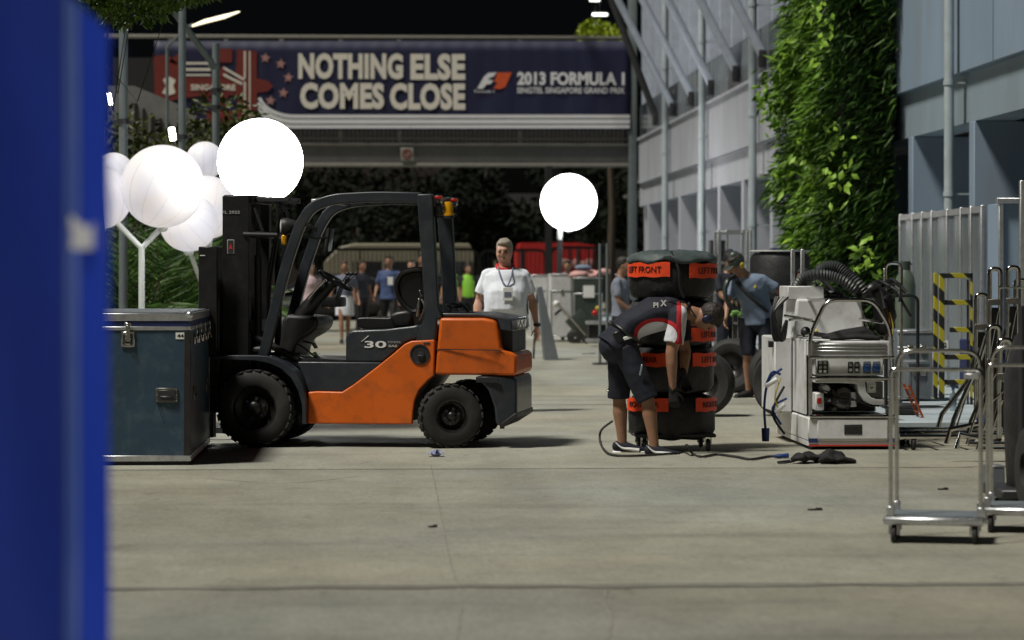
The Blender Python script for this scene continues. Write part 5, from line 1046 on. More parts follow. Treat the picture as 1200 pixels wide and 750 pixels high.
# ================================================================== WRAPPED TYRE STACK
SY = 22.45; sx = onY(787, HZ, SY).x
def tyre_blanket(zc, hh, r, lab, tags, top=False):
    t = thing('tyre_bundle', lab, 'tyre', (sx, SY, zc), 0, 'tyres in black blankets stacked on the wheeled board'); m = MB(); n = 64; prof = [(.06, hh / 2 - .02), (.12, hh / 2), (r - .09, hh / 2), (r - .03, hh / 2 - .02), (r - .004, hh / 2 - .07), (r, .02), (r - .002, -hh / 2 + .07), (r - .03, -hh / 2 + .02), (r - .09, -hh / 2), (.06, -hh / 2)]
    m.lathe(prof, seg=n, closed=True); rr = random.Random(int(zc * 100)); ph = rr.random() * 6
    def xf(v):
        a = math.atan2(v[1], v[0]); k = 1 + .012 * math.sin(a * 9 + ph) + .008 * math.sin(a * 23 + v[2] * 30 + ph) - .035 * math.exp(-((a + 1.45) / .16) ** 2); return Vector((v[0] * k, v[1] * k, v[2] + .006 * math.sin(a * 7 + ph)))
    m.build('blanket', 'blanket', t, xf=xf)
    for a0, a1, txt, z0, z1, hz in tags:              # angles seen from the camera side, 0 = nearest point
        R0 = r + .013; vs = []; k = 14
        for i in range(k + 1):
            a = R(a0 + (a1 - a0) * i / k)
            for z in (z0, z1):
                for q in (R0, R0 + .004): vs.append((q * math.sin(a), -q * math.cos(a), z + .004 * math.sin(i * 1.1)))
        fs = []
        for i in range(k):
            b = i * 4; fs += [(b + 1, b + 5, b + 7, b + 3), (b, b + 2, b + 6, b + 4), (b, b + 4, b + 5, b + 1), (b + 2, b + 3, b + 7, b + 6)]
        fs += [(0, 1, 3, 2), (k * 4, k * 4 + 2, k * 4 + 3, k * 4 + 1)]
        lb_ = MB().add(vs, fs).build('orange_tag', 'orange_tag', t)
        tx = textmesh(txt[0], (z1 - z0) * .42, R0 * R(txt[2]), .0, .003)
        tx.build('tag_lettering', 'black_print', lb_, xf=lambda v, c=txt[1]: Vector(((R0 + .006 - v[1]) * math.sin(v[0] / R0 + R(c)), -(R0 + .006 - v[1]) * math.cos(v[0] / R0 + R(c)), v[2] + (z0 + z1) / 2 - (z1 - z0) * .2)))
    if top:
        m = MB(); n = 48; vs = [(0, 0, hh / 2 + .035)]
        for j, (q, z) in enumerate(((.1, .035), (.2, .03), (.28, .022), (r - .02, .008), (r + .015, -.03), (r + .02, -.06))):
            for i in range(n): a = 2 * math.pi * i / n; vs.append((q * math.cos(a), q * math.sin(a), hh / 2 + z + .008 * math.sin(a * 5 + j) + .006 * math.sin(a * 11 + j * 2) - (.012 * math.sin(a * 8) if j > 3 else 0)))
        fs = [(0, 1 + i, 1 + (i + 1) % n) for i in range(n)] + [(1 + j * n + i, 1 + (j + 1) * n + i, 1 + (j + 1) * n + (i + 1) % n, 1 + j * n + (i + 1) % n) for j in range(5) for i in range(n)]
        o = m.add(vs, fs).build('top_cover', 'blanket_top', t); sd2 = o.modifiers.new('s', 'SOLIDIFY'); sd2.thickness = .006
        MB().tube(smoothpath([(-.02, -.2, hh / 2 + .02), (-.03, -.33, hh / 2 + .01), (.02, -r - .02, .05), (.03, -r - .018, -.08), (.06, -r - .02, -.17)], 5), .012, 6).build('heater_cable', 'cloth_black', t)
    return t
r = .355
def sz(py): return onY(787, py, SY).z
tyre_blanket((sz(299) + sz(350)) / 2, .36, r, 'top wrapped tyre of the stack, under a loose cover, two orange LEFT FRONT tags', [(-82, -8, ('LEFT FRONT', -47, 56), .0, .12, 0), (17, 84, ('LEFT FRONT', 58, 56), -.01, .11, 0)], True)
tyre_blanket((sz(352) + sz(404)) / 2, .385, r - .01, 'wrapped tyre second from the top, mostly behind the bending mechanic', [(20, 80, ('LEFT REAR', 56, 40), -.15, -.04, 0)])
tyre_blanket((sz(406) + sz(459)) / 2, .385, r - .005, 'wrapped tyre second from the bottom with orange LEFT tag at its right', [(-75, -6, ('LEFT REAR', -45, 40), .03, .14, 0), (22, 86, ('LEFT REAR', 60, 48), .03, .14, 0)])
tyre_blanket((sz(461) + sz(514)) / 2, .365, r, 'lowest wrapped tyre, on the wheeled board, with orange RIGHT tag at its right', [(-84, -10, ('RIGHT REAR', -47, 50), .05, .16, 0), (26, 86, ('RIGHT REAR', 62, 50), .05, .16, 0)])
t = thing('tyre_dolly', 'low wheeled board with castors carrying the stack of wrapped tyres', 'dolly', (sx, SY, 0))
MB().box((0, 0, .13), (.66, .66, .03), .008).build('board', 'black_plastic', t)
for x in (-.25, .27):
    for y in (-.27, .25):
        c = MB().lathe([(.001, -.016), (.045, -.016), (.052, -.008), (.052, .008), (.045, .016), (.001, .016)], (x, y, .052), 'X', 20).build('castor', 'dark_steel', t)
        MB().bx(x - .028, x - .02, y - .02, y + .02, .05, .113).bx(x + .02, x + .028, y - .02, y + .02, .05, .113).cyl((x - .03, y, .052), (x + .03, y, .052), .012).build('fork', 'steel_chrome', c)
def ground_pts(l): return [G(*q, z=.012) for q in l]
t = thing('power_cable', 'black cable snaking over the road from the mechanic to the trolley', 'cable', G(712, 512)); L0 = Vector(t.location)
pts = [G(719, 496, .35), G(708, 505, .12), G(703, 516, .014), G(708, 527, .012), G(718, 533, .012), G(745, 534, .012), G(790, 531, .012), G(800, 528, .014), G(805, 521.5, .09), G(811, 531, .012), G(822, 535, .012), G(840, 532.5, .012), G(862, 535, .012), G(880, 538, .012), G(900, 535, .012), G(915, 534.5, .02)]
pts[0] = Vector((pts[2].x + .12, pts[2].y + .15, .17)); pts[1] = Vector((pts[2].x + .02, pts[2].y + .07, .10))
MB().tube([p - L0 for p in smoothpath(pts, 6)], .010, 8).build('cable', 'rubber', t)
e = G(915, 534.5, .02) - L0; MB().cyl(e, e + Vector((.06, .01, .004)), .016, .02, 12).cyl(e + Vector((-.05, 0, 0)), e, .012, .02, 12).build('plug', 'cable_blue', t)
t = thing('plastic_wrapper', 'small crumpled bluish plastic wrapper on the road under the forklift tail', 'litter', G(511, 535)); m = MB(); rr = random.Random(3); vs = []
for i in range(7):
    for j in range(6): vs.append(((i - 3) * .02 + rr.uniform(-.01, .01), (j - 2.5) * .02 + rr.uniform(-.01, .01), .015 + rr.random() * .055 * (1 - abs(i - 3) / 4)))
m.add(vs, [(i * 6 + j, i * 6 + j + 1, (i + 1) * 6 + j + 1, (i + 1) * 6 + j) for i in range(6) for j in range(5)]).build('film', 'wrapper_film', t, angle=5); MB().sph((0, 0, .02), .03, 8, 6, (1.4, 1, .7)).build('crumple', 'wrapper_film', t, angle=5)
for px, py, w in ((1105, 574, .07), (690, 415, .25), (507, 618, .05), (955, 598, .09)):
    t = thing('litter_scrap', {1105: 'thin dark scrap on the road below the pavement end', 690: 'dark flat scrap on the road beyond the tyre stack, beside the hand truck', 507: 'tiny dark scrap on the bare road in front of the forklift', 955: 'flat dark scrap on the road in front of the generator trolley'}[px], 'litter', G(px, py))
    MB().box((0, 0, .006), (w, .03, .008), .002, (0, 0, .15)).box((w * .3, .01, .012), (w * .4, .02, .006), .001, (0, 0, -.4)).build('scrap', 'black_plastic', t)

# ================================================================== GENERATOR TROLLEY
gl = G(998, 527); GS = FPX / gl.y
gt = thing('generator_trolley', 'white generator trolley with chrome tube frame, sockets and hose on top', 'generator', gl)
def Q(px, py, y=0.): d = (gl.y + y) / gl.y; return Vector((onY(px, py, gl.y).x - gl.x, y, onY(px, py, gl.y).z))
def qx(px): return Q(px, 0).x
def qz(py): return Q(0, py).z
WP = 'white_paint'
MB().bx(qx(947), qx(1050.5), 0, 1.85, qz(520), qz(492), .01).build('base_box', WP, gt)
MB().bx(qx(947) + .003, qx(1050.5) - .003, .004, 1.84, qz(526), qz(519.8), .004).build('base_rim', WP, gt)
MB().bx(qx(958), qx(1040), -.012, 0, qz(517), qz(494), .004).build('drawer_front', WP, gt)
o = MB().bx(qx(989), qx(1010), -.016, -.006, qz(512), qz(500), .003).build('handle_slot', 'black_plastic', gt); MB().bx(qx(991), qx(1008), -.018, -.012, qz(503.5), qz(501.5)).build('slot_lip', 'dark_steel', o)
for a, b in ((947.5, 958), (1041, 1050)): MB().bx(qx(a), qx(b), -.006, .003, qz(521.5), qz(516.5)).build('blue_stripe', 'navy_laminate', gt)
for a, b in ((947.5, 1050),): MB().bx(qx(a), qx(b), -.004, .0, qz(525.8), qz(524.2)).build('red_stripe', 'red_print', gt)
for x in (qx(955), qx(1040)):
    for y in (.12, 1.7):
        c = MB().lathe([(.001, -.02), (.055, -.02), (.065, -.01), (.065, .01), (.055, .02), (.001, .02)], (x, y, .065), 'X', 20).build('castor', 'rubber', gt); c.location = (0, 0, -.03); MB().bx(x - .032, x - .024, y - .025, y + .025, .06, .12).bx(x + .024, x + .032, y - .025, y + .025, .06, .12).build('fork', 'steel_chrome', c)
# generator body and engine
MB().bx(qx(948.5), qx(951), .25, 1.0, qz(490), qz(400), .004).build('side_plate', WP, gt)
MB().bx(qx(951), qx(1046), .92, 1.0, qz(490), qz(400), .004).build('back_plate', WP, gt)
MB().bx(qx(951), qx(1046), .05, .9, qz(420), qz(401), .012).build('top_deck', WP, gt)
for i, py in enumerate((404, 408, 412)): MB().bx(qx(956), qx(1040), .04, .05, qz(py + 1.4), qz(py), .003).build('deck_rib', 'aluminium', gt)
pn = MB().bx(qx(957), qx(1036), .03, .3, qz(442), qz(421), .008).build('control_panel', WP, gt)
MB().bx(qx(958.5), qx(971), .022, .03, qz(439.5), qz(424), .003).build('breaker_plate', 'black_plastic', pn)
for i in range(2):
    for j in range(3): MB().bx(qx(960.2 + i * 5.4), qx(963.5 + i * 5.4), .014, .022, qz(428.5 + j * 5), qz(425.3 + j * 5), .002).build('switch', 'grey_print', pn)
for i, px in enumerate((997, 1004.5)):
    o = MB().bx(qx(px - 2.7), qx(px + 3.3), .020, .03, qz(439), qz(425.5), .003).build('gauge_plate', 'black_plastic', pn)
    for j in range(2): MB().bx(qx(px - 1.6), qx(px + 2), .014, .02, qz(431 + j * 6), qz(427.5 + j * 6), .002).build('switch', 'grey_print', o)
for px in (1016.5, 1027.5):
    o = MB().lathe([(.001, -.02), (.026, -.02), (.032, -.012), (.034, .0), (.001, .0)], (0, 0, 0), 'Y', 24).build('blue_socket', 'socket_blue', pn); o.location = (qx(px), .03, qz(433)); MB().bx(-.02, .02, -.03, -.018, .012, .026, .003).build('socket_lid', 'socket_blue', o)
    MB().bx(qx(px - 4.5), qx(px + 4.5), .024, .03, qz(440), qz(425), .003).build('socket_plate', 'grey_plastic_case', pn)
MB().bx(qx(960), qx(982), .10, .12, qz(449.5), qz(445.5), .002).build('name_plate', 'black_plastic', gt)
# cowl: white curved cover right of the engine
cow = [(957, 444), (1038, 444), (1038, 449), (1015, 450), (1017, 462), (1022, 468), (1030, 471), (1038, 471), (1038, 477), (1024, 477), (1014, 472), (1008, 463), (1006, 452), (985, 451), (957, 451)]
MB().prism([(qx(a), qz(b)) for a, b in cow], .06, .5).build('engine_cowl', WP, gt, bevel=.006)
eb = MB().bx(qx(1014), qx(1038), .12, .5, qz(470), qz(450), .006).build('control_box', 'engine_metal', gt)
o = MB().bx(qx(1018), qx(1029), .09, .12, qz(463), qz(449.5), .004).build('outlet_cover', 'aluminium', gt); MB().bx(qx(1020), qx(1027), .082, .09, qz(461), qz(453), .003).build('outlet_plate', 'label_white', o)
MB().tube([(qx(1022), .078, qz(456)), (qx(1023.5), .078, qz(458)), (qx(1025), .078, qz(456))], .004, 5).build('outlet_slot', 'black_print', o)
m = MB().bx(qx(953), qx(1038), .5, .88, qz(488), qz(452)); m.build('engine_bay', 'black_plastic', gt)
MB().lathe([(.001, -.06), (.06, -.06), (.085, -.04), (.09, .0), (.09, .2), (.001, .2)], (qx(993), .2, qz(470)), 'Y', 26).build('engine_fan_housing', 'engine_metal', gt)
MB().lathe([(.001, -.012), (.05, -.012), (.055, .0), (.001, .0)], (qx(993), .14, qz(470)), 'Y', 20).build('starter_cover', 'dark_steel', gt)
MB().bx(qx(958), qx(968), .1, .3, qz(484), qz(463), .008).build('fuel_filter_box', WP, gt)
MB().bx(qx(959.5), qx(965), .092, .1, qz(476), qz(469), .003).build('red_switch', 'red_lens', gt)
MB().lathe([(.001, -.01), (.03, -.01), (.036, .02), (.036, .2), (.001, .2)], (qx(972), .16, qz(459)), 'Y', 20).build('air_cleaner', 'aluminium', gt)
MB().lathe([(.001, 0), (.03, 0), (.03, .12), (.001, .12)], (qx(1003), .14, qz(480)), 'Z', 16).build('carburettor', 'aluminium', gt)
rr = random.Random(11)
for i in range(16):
    px, py = rr.uniform(970, 1036), rr.uniform(458, 486); w_, h_ = rr.uniform(2, 7), rr.uniform(1.5, 6)
    MB().bx(qx(px - w_ / 2), qx(px + w_ / 2), .14 + rr.random() * .2, .5, qz(py + h_ / 2), qz(py - h_ / 2), .005).build('engine_block_piece', rr.choice(['engine_metal', 'engine_metal', 'dark_steel', 'aluminium']), gt)
for i in range(7):
    a, b, c_, d_ = rr.uniform(955, 1010), rr.uniform(455, 485), rr.uniform(970, 1034), rr.uniform(455, 487)
    MB().tube(smoothpath([(qx(a), .16, qz(b)), (qx((a + c_) / 2), .10, qz((b + d_) / 2 + rr.uniform(-5, 8))), (qx(c_), .16, qz(d_))], 6), .006, 6).build('engine_cable', rr.choice(['rubber', 'rubber', 'dark_steel']), gt)
# chrome frame
def cf(pts, y, rr_=.017): return MB().tube(roundpath([Q(a, b, y) for a, b in pts], .09, 6), rr_, 10).build('tube_frame', 'steel_chrome', gt)
cf([(950, 488), (950, 392), (969, 351.5), (1024, 351.5), (1044, 384), (1048.5, 488)], .02)
cf([(951, 488), (951, 398), (964, 352.5), (1018, 351), (1030, 360), (1043, 398), (1046, 488)], .86)
for pts in ([Q(950, 392, .02), Q(951, 398, .86)], [Q(969, 351.5, .02), Q(964, 352.5, .86)], [Q(1024, 351.5, .02), Q(1022, 351.5, .86)], [Q(1046, 400, .02), Q(1044, 404, .86)], [Q(951, 375, .02), Q(938, 372, .86)]): MB().tube(pts, .014, 8).build('tube_rail', 'steel_chrome', gt)
for py in (419, 443.5, 488): MB().tube([Q(949, py, -.005), Q(1048, py, -.005)], .012 if py < 480 else .015, 8).build('tube_rail', 'steel_chrome', gt)
MB().tube([Q(958, 379, .02), Q(948, 374, .2), Q(936, 376, .5)], .012, 8).tube([Q(1018, 375, .4), Q(1036, 378, .02)], .012, 8).build('tube_brace', 'steel_chrome', gt)
# cabinet behind: white hopper and upper box
MB().bx(qx(926), qx(947), .9, 1.7, qz(492), qz(399), .01).build('rear_cabinet', WP, gt)
MB().prism([(qx(946), qz(401)), (qx(950), qz(352)), (qx(1028), qz(352)), (qx(1033), qz(401))], .75, 1.5).build('hopper', WP, gt, bevel=.02)
MB().bx(qx(940), qx(984), .8, 1.3, qz(353), qz(336), .008).build('upper_box', WP, gt)
for px, py in ((958, 408), (949.5, 425)): pass
MB().bx(qx(920), qx(948), .95, 1.0, qz(412), qz(404), .004).build('black_label', 'black_print', gt)
# things on the deck
t = thing('torch_head', 'black nozzle and folded gloves lying on the generator top under the tube frame', 'nozzle', Q(965, 400, .3) + gl); 
MB().sph((-.1, 0, .07), .045, 14, 10).cyl((-.06, 0, .06), (.07, 0, .04), .02).build('nozzle', 'black_plastic', t); MB().cyl((-.05, .02, .05), (.0, .02, .08), .022, seg=12).build('brass_collar', 'cable_yellow', t)
MB().loft([((.05, 0, .03), .05, .02), ((.2, 0, .05), .09, .04), ((.38, .02, .07), .08, .05), ((.48, .02, .04), .06, .03)], (0, 1, 0), 14).loft([((.1, -.08, .02), .05, .02), ((.3, -.1, .03), .07, .02), ((.5, -.08, .02), .05, .02)], (0, 1, 0), 12).build('glove_pile', 'cloth_black', t, remesh=.012, smooth=2)
# corrugated hose
def hose(lab, pts, rad):
    t = thing('corrugated_hose', lab, 'hose', Q(985, 340, 1.0) + gl); P_ = smoothpath([Q(a, b, y) - Q(985, 340, 1.0) for a, b, y in pts], 5); m = MB()
    P2_ = []; 
    for i in range(len(P_) - 1): P2_ += [P_[i], P_[i].lerp(P_[i + 1], .5)]
    m.tube(P2_, rad, 16, rs=[rad * (1.04 if i % 2 else .80) for i in range(len(P2_))]); m.build('hose', 'hose_rubber', t)
    for q, nm in ((P2_[:2], 'cuff'), (P2_[-2:], 'cuff')): MB().tube([q[0], q[1] + (q[1] - q[0]) * 2], rad * 1.08, 16).build(nm, 'black_plastic', t)
hose('thick grey corrugated hose arching highest over the generator trolley', [(982, 318, 1.0), (990, 313, .95), (1003, 313, .9), (1014, 322, .85), (1024, 332, .8), (1034, 346, .8)], .052)
hose('corrugated hose lying lower across the generator trolley top', [(953, 338, .9), (960, 326, .85), (975, 322, .8), (992, 324, .8), (1008, 330, .78), (1022, 342, .78)], .048)
t = thing('cable_bundle', 'black bundle of cables heaped behind the hoses on the trolley', 'cables', Q(1000, 345, 1.0) + gl); rr = random.Random(4)
for i in range(16):
    c = Vector((rr.uniform(-.32, .5), rr.uniform(-.15, .25), rr.uniform(-.06, .10))); MB().tube(smoothpath([c, c + Vector((rr.uniform(.05, .2), .02, rr.uniform(0, .1))), c + Vector((rr.uniform(.1, .3), -.05, rr.uniform(-.2, 0)))], 6), rr.uniform(.008, .022), 7).build('cable', 'black_vinyl', t)
MB().loft([((.32, 0, .02), .06, .09), ((.42, 0, -.06), .07, .1), ((.45, 0, -.2), .06, .1), ((.43, 0, -.32), .05, .07)], (0, 1, 0), 12).build('cable_wrap', 'black_vinyl', t)
for k, (c_, mm) in enumerate((((.44, -.08, -.12), 'cable_orange'), ((.47, -.08, -.16), 'cable_yellow'))): MB().tube(smoothpath([Vector(c_), Vector(c_) + Vector((.03, -.02, -.14)), Vector(c_) + Vector((.0, -.02, -.3))], 6), .006, 6).build('thin_cable', mm, t)
t = thing('cable_bundle', 'black straps and cables hanging on the left flank of the trolley', 'cables', Q(932, 370, .7) + gl)
for i in range(8): MB().tube(smoothpath([Vector((rr.uniform(-.06, .05), 0, .15)), Vector((-.08 - .02 * rr.random(), -.04, .0)), Vector((rr.uniform(-.08, .0), -.05, -.22)), Vector((.03, -.02, -.05))], 6), .014, 7).build('strap', 'black_vinyl', t)
t = thing('blue_cable_loops', 'blue and yellow cables with pale plugs hanging at the trolley left side', 'cables', Q(918, 470, .5) + gl)
for i, (mm, pts) in enumerate((('cable_blue', [(.06, 0, .25), (-.05, 0, .15), (-.09, -.02, -.05), (-.08, -.02, -.27)]), ('cable_blue', [(.05, 0, .2), (-.02, 0, .22), (-.07, 0, .12)]), ('cable_yellow', [(.05, 0, .17), (.0, -.02, .0), (.05, -.02, -.12)]), ('cable_blue', [(.1, 0, .0), (-.02, -.02, -.08), (.05, -.03, -.22)]), ('rubber', [(.08, 0, .1), (-.02, -.02, -.12), (.08, -.03, -.3)]))):
    MB().tube(smoothpath([Vector(q) for q in pts], 7), .011 if mm != 'cable_yellow' else .007, 7).build('cable', mm, t)
MB().cyl((-.08, -.02, -.25), (-.08, -.02, -.36), .035, .03, 14).build('blue_plug', 'cable_blue', t); MB().cyl((-.08, 0, .1), (.02, 0, .16), .022, .022, 12).build('pale_plug', 'label_white', t); MB().cyl((.0, -.03, -.12), (.08, -.03, -.05), .018, .018, 12).build('pale_plug', 'label_white', t)
for i, px in enumerate((953.5, 965.5)):
    p = Q(px, 338, 1.15) + gl; t = thing('grey_post', ('left' if i == 0 else 'right') + ' one of two short grey posts standing up behind the trolley boxes', 'post', (p.x, p.y, 0)); MB().bx(-.017, .017, -.02, .02, .35, onY(px, 292, p.y).z, .003).build('upright', 'aluminium', t); MB().bx(-.03, .03, -.03, .03, .33, .4, .003).build('socket', 'dark_steel', t)
t = thing('bag', 'limp black bag lying on the road in front of the generator trolley', 'bag', G(960, 543)); m = MB()
rr = random.Random(5)
for i in range(9):
    a_ = Vector((rr.uniform(-.22, .1), rr.uniform(-.1, .1), rr.uniform(.015, .05))); b_ = a_ + Vector((rr.uniform(.08, .2), rr.uniform(-.08, .08), rr.uniform(-.02, .03))); m.loft([(a_, rr.uniform(.04, .08), .02), (a_.lerp(b_, .5) + Vector((0, 0, .02)), rr.uniform(.05, .09), .03), (b_, rr.uniform(.03, .07), .018)], (0, 1, 0), 12)
o = m.build('bag_body', 'cloth_black', t, remesh=.012, smooth=2); dm = o.modifiers.new('f', 'DISPLACE'); dm.texture = bpy.data.textures['folds']; dm.strength = .05; dm.mid_level = .5
MB().tube(smoothpath([(-.2, -.05, .02), (-.28, -.1, .012), (-.32, -.02, .012), (-.22, .03, .02)], 6), .008, 6).build('strap', 'cloth_black', t)

# ================================================================== CHROME TROLLEYS
def platform_trolley(lab, base, w, dpt, hh, rz=0.):
    t = thing('platform_trolley', lab, 'trolley', base, rz, 'chrome hotel style platform trolleys at the right'); w2 = w / 2
    MB().bx(-w2 - .02, w2 + .02, 0, dpt, .10, .145, .012).build('deck', 'aluminium', t)
    MB().bx(-w2 + .01, w2 - .01, .02, dpt - .02, .1455, .15).build('deck_mat', 'grey_plastic_case', t)
    for y, h2, in_ in ((.03, hh, .0), (dpt - .03, hh + .09, .012)):
        f_ = MB().tube(roundpath([(-w2 + .02 + in_, y, .1), (-w2 + .02 + in_, y, h2), (w2 - .0 - in_, y, h2), (w2 - .0 - in_, y, .1)], .03 if in_ == 0 else .09, 5), .0118, 10).build('handle_frame', 'steel_chrome', t)
        for xa_, xb_ in ((-w2 + in_, -w2 + .04 + in_), (w2 - .02 - in_, w2 + .02 - in_)): MB().bx(xa_, xb_, y - .02, y + .02, .146, .2, .004).build('socket', 'aluminium', f_)
    MB().bx(w2 - .09, w2 - .01, .012, .05, hh - .05, hh - .02, .003).build('catch', 'aluminium', t)
    for x in (-w2 + .035, w2 - .035):
        for y in (.05, dpt - .06):
            c = MB().lathe([(.001, -.014), (.043, -.014), (.05, -.007), (.05, .007), (.043, .014), (.001, .014)], (x, y, .05), 'X', 18).build('castor', 'rubber', t)
            MB().bx(x - .026, x - .019, y - .025, y + .025, .045, .1).bx(x + .019, x + .026, y - .025, y + .025, .045, .1).build('fork', 'aluminium', c)
    return t
b = G(1094, 638); platform_trolley('empty chrome platform trolley standing alone at the lower right', b, .50, .42, 1.46 - 115 * b.y / FPX, R(-14))
b = G(1186, 628); platform_trolley('chrome platform trolley partly cut by the right edge', b + Vector((.12, .1, 0)), .50, .42, 1.46 - 115 * b.y / FPX + .02, R(-14))
# stacked tall nesting trolleys
def nesting(lab, px, y, top):
    base = onY(px, HZ, y); t = thing('nesting_trolley', lab, 'trolley', (base.x, y, 0), 0, 'tall folded chrome trolleys nested on the right'); h_ = onY(px, top, y).z
    MB().tube(roundpath([(-.045, 0, .22), (-.045, 0, h_), (.045, 0, h_), (.045, 0, .22)], .045, 5), .02, 10).build('loop_frame', 'steel_chrome', t)
    MB().tube([(-.03, 0, h_ - .45), (-.12, .02, h_ - .75), (-.33, .05, .25), (-.36, .05, .14)], .02, 8).build('stay', 'steel_chrome', t)
    MB().tube([(.02, -.02, h_ - .35), (-.1, -.02, .5), (-.22, -.02, .14)], .008, 8).build('stay', 'steel_chrome', t)
    MB().bx(-.035, .035, .01, .05, .3, h_ - .32, .01).build('folded_panel', 'dark_steel', t)
    MB().tube([(-.2, 0, .14), (.16, 0, .14)], .018, 8).build('foot_rail', 'steel_chrome', t)
    MB().bx(-.06, .06, -.02, .03, h_ - .30, h_ - .25, .004).build('clamp', 'engine_metal', t)
    MB().lathe([(.001, -.014), (.05, -.014), (.055, 0), (.05, .014), (.001, .014)], (.12, 0, .055), 'X', 16).build('castor', 'rubber', t); return t
nesting('left one of two tall chrome loop trolleys nested at the right', 1166, 22.3, 315); nesting('right one of two tall chrome loop trolleys nested at the right', 1187, 22.0, 313)
nesting('chrome loop trolley tucked behind the right tall one, near the frame edge', 1196, 23.4, 328); nesting('short chrome loop trolley leaning low between the tall pair and the cut trolley', 1178, 20.2, 398)
nesting('lower chrome loop trolley standing before the two tall ones', 1165, 20.8, 382); nesting('chrome loop trolley behind, thin and half hidden between its neighbours', 1150, 23.0, 345)
t = thing('cross_rod', 'thin bright rod joining the tall loop trolleys near their tops', 'rod', onY(1172, 337, 21.9)); MB().tube([(0, 0, 0), (.6, 0, 0)], .007, 8).build('rod', 'steel_chrome', t); MB().cyl((-.01, 0, 0), (.01, 0, 0), .014).build('nut', 'steel_chrome', t)
def flat_dolly(lab, px0, px1, py, y, z):
    a = onY(px0, HZ, y).x; b = onY(px1, HZ, y).x; t = thing('flat_dolly', lab, 'dolly', (a, y, 0)); w = b - a
    for yy in (0, .55): MB().tube([(0, yy, z), (w, yy, z)], .022, 8).build('side_tube', 'steel_chrome', t)
    for k in range(4): MB().tube([(.02 + k * (w - .04) / 3, .0, z - .002), (.02 + k * (w - .04) / 3, .55, z - .002)], .016, 8).build('cross_tube', 'steel_chrome', t)
    for x in (.12, w - .1):
        for yy in (.03, .5): c = MB().lathe([(.001, -.016), (.05, -.016), (.056, 0), (.05, .016), (.001, .016)], (x, yy, .056), 'X', 18).build('castor', 'rubber', t); MB().bx(x - .03, x - .022, yy - .025, yy + .025, .05, z).bx(x + .022, x + .03, yy - .025, yy + .025, .05, z).build('fork', 'aluminium', c)
flat_dolly('low chrome tube dolly on castors in front of the pavement end', 1054, 1168, 525, 22.2, .112)
flat_dolly('second low chrome tube dolly just behind the first, by the pavement end', 1050, 1200, 512, 22.75, .108)
# dark gear at the right edge
t = thing('spare_wheel', 'dark rounded wheel leaning at the right edge beside the cut trolley', 'wheel', G(1187, 612) + Vector((.2, .5, 0)))
MB().lathe([(.10, -.12), (.2, -.13), (.25, -.11), (.27, -.05), (.27, .05), (.25, .11), (.2, .13), (.10, .12)], (.1, 0, .27), 'X', 40, True).build('tyre', 'rubber', t); MB().lathe([(.001, -.05), (.1, -.06), (.11, .06), (.001, .05)], (.1, 0, .27), 'X', 24).build('rim', 'aluminium', t)
t = thing('upright_case', 'dark padded upright load with orange top at the right edge', 'case', onY(1206, HZ, 17.2)); t.location.z = 0
MB().loft([((0, 0, .1), .13, .3), ((0, 0, .5), .15, .3), ((-.01, 0, .8), .14, .28), ((0, 0, 1.0), .1, .2)], (1, 0, 0), 18).build('padded_body', 'blanket', t); MB().box((.02, 0, .96), (.2, .3, .1), .03).build('orange_top', 'orange_tag', t)
for k in (0, 1): MB().tube([(-.12 + .05 * k, -.3, .0), (-.12 + .05 * k, -.3, 1.25)], .02, 8).build('stand', 'dark_steel', t)
MB().bx(-.25, .2, -.32, .3, .04, .1, .01).build('base', 'dark_steel', t)
t = thing('blue_crate', 'deep blue plastic crate seen between the nested chrome trolleys', 'crate', onY(1180, HZ, 24) + Vector((0, 0, -1.46 + .115))); MB().bx(-.2, .25, 0, .4, 0, .62, .02).build('body', 'cable_blue', t); MB().bx(-.22, .27, -.02, .42, .62, .68, .015).build('rim', 'navy_laminate', t)
t = thing('grey_box', 'small grey box on the road behind the cut trolley', 'box', G(1168, 580)); MB().box((0, .1, .09), (.11, .2, .18), .008).build('body', 'grey_plastic_case', t); MB().box((0, .1, .185), (.115, .205, .012), .003).build('lid', 'aluminium', t)

# ================================================================== ON THE PAVEMENT: hazard frame, cases, cylinder
t = thing('hazard_frame', 'yellow and black striped square tube frame standing in front of the glass screen', 'barrier', onY(1095, HZ, 27.5) + Vector((0, 0, -1.46 + .115))); HS = FPX / 27.5
def hx(px): return onY(px, HZ, 27.5).x - t.location.x
def hz_(py): return onY(0, py, 27.5).z - .115
for i, (a, b, c_, d_, y) in enumerate(((1094.5, 1099, 320, 470, 0.), (1100, 1106, 320, 470, -.04), (1109.5, 1114, 337, 470, .3))): MB().bx(hx(a), hx(b), y, y + .04, max(0, hz_(d_)), hz_(c_), .003).build('upright', 'hazard', t)
for i, (a, b, c_) in enumerate(((1101, 1139, 323), (1107, 1139, 355), (1113, 1139, 387.5), (1107, 1139, 420), (1107, 1139, 450))): MB().bx(hx(a), hx(b), -.02, .02, hz_(c_ + 3), hz_(c_ - 3), .003).build('cross_bar', 'hazard', t)
MB().bx(hx(1134), hx(1136), .02, .05, 0, hz_(328), .002).build('rear_upright', 'dark_steel', t)
MB().bx(hx(1137.2), hx(1139.6), -.02, .02, 0, hz_(320), .002).build('rear_upright', 'hazard', t)
t2 = thing('water_bottle', 'small clear plastic bottle at the foot of the striped frame', 'bottle', onY(1117, 0, 26.2)); t2.location.z = .115; MB().lathe([(.001, 0), (.032, .0), (.034, .02), (.034, .15), (.014, .19), (.014, .21), (.001, .21)], seg=16).build('bottle_body', 'mirror_glass', t2); MB().lathe([(.001, .21), (.016, .21), (.016, .23), (.001, .23)], seg=12).build('cap', 'cable_blue', t2)
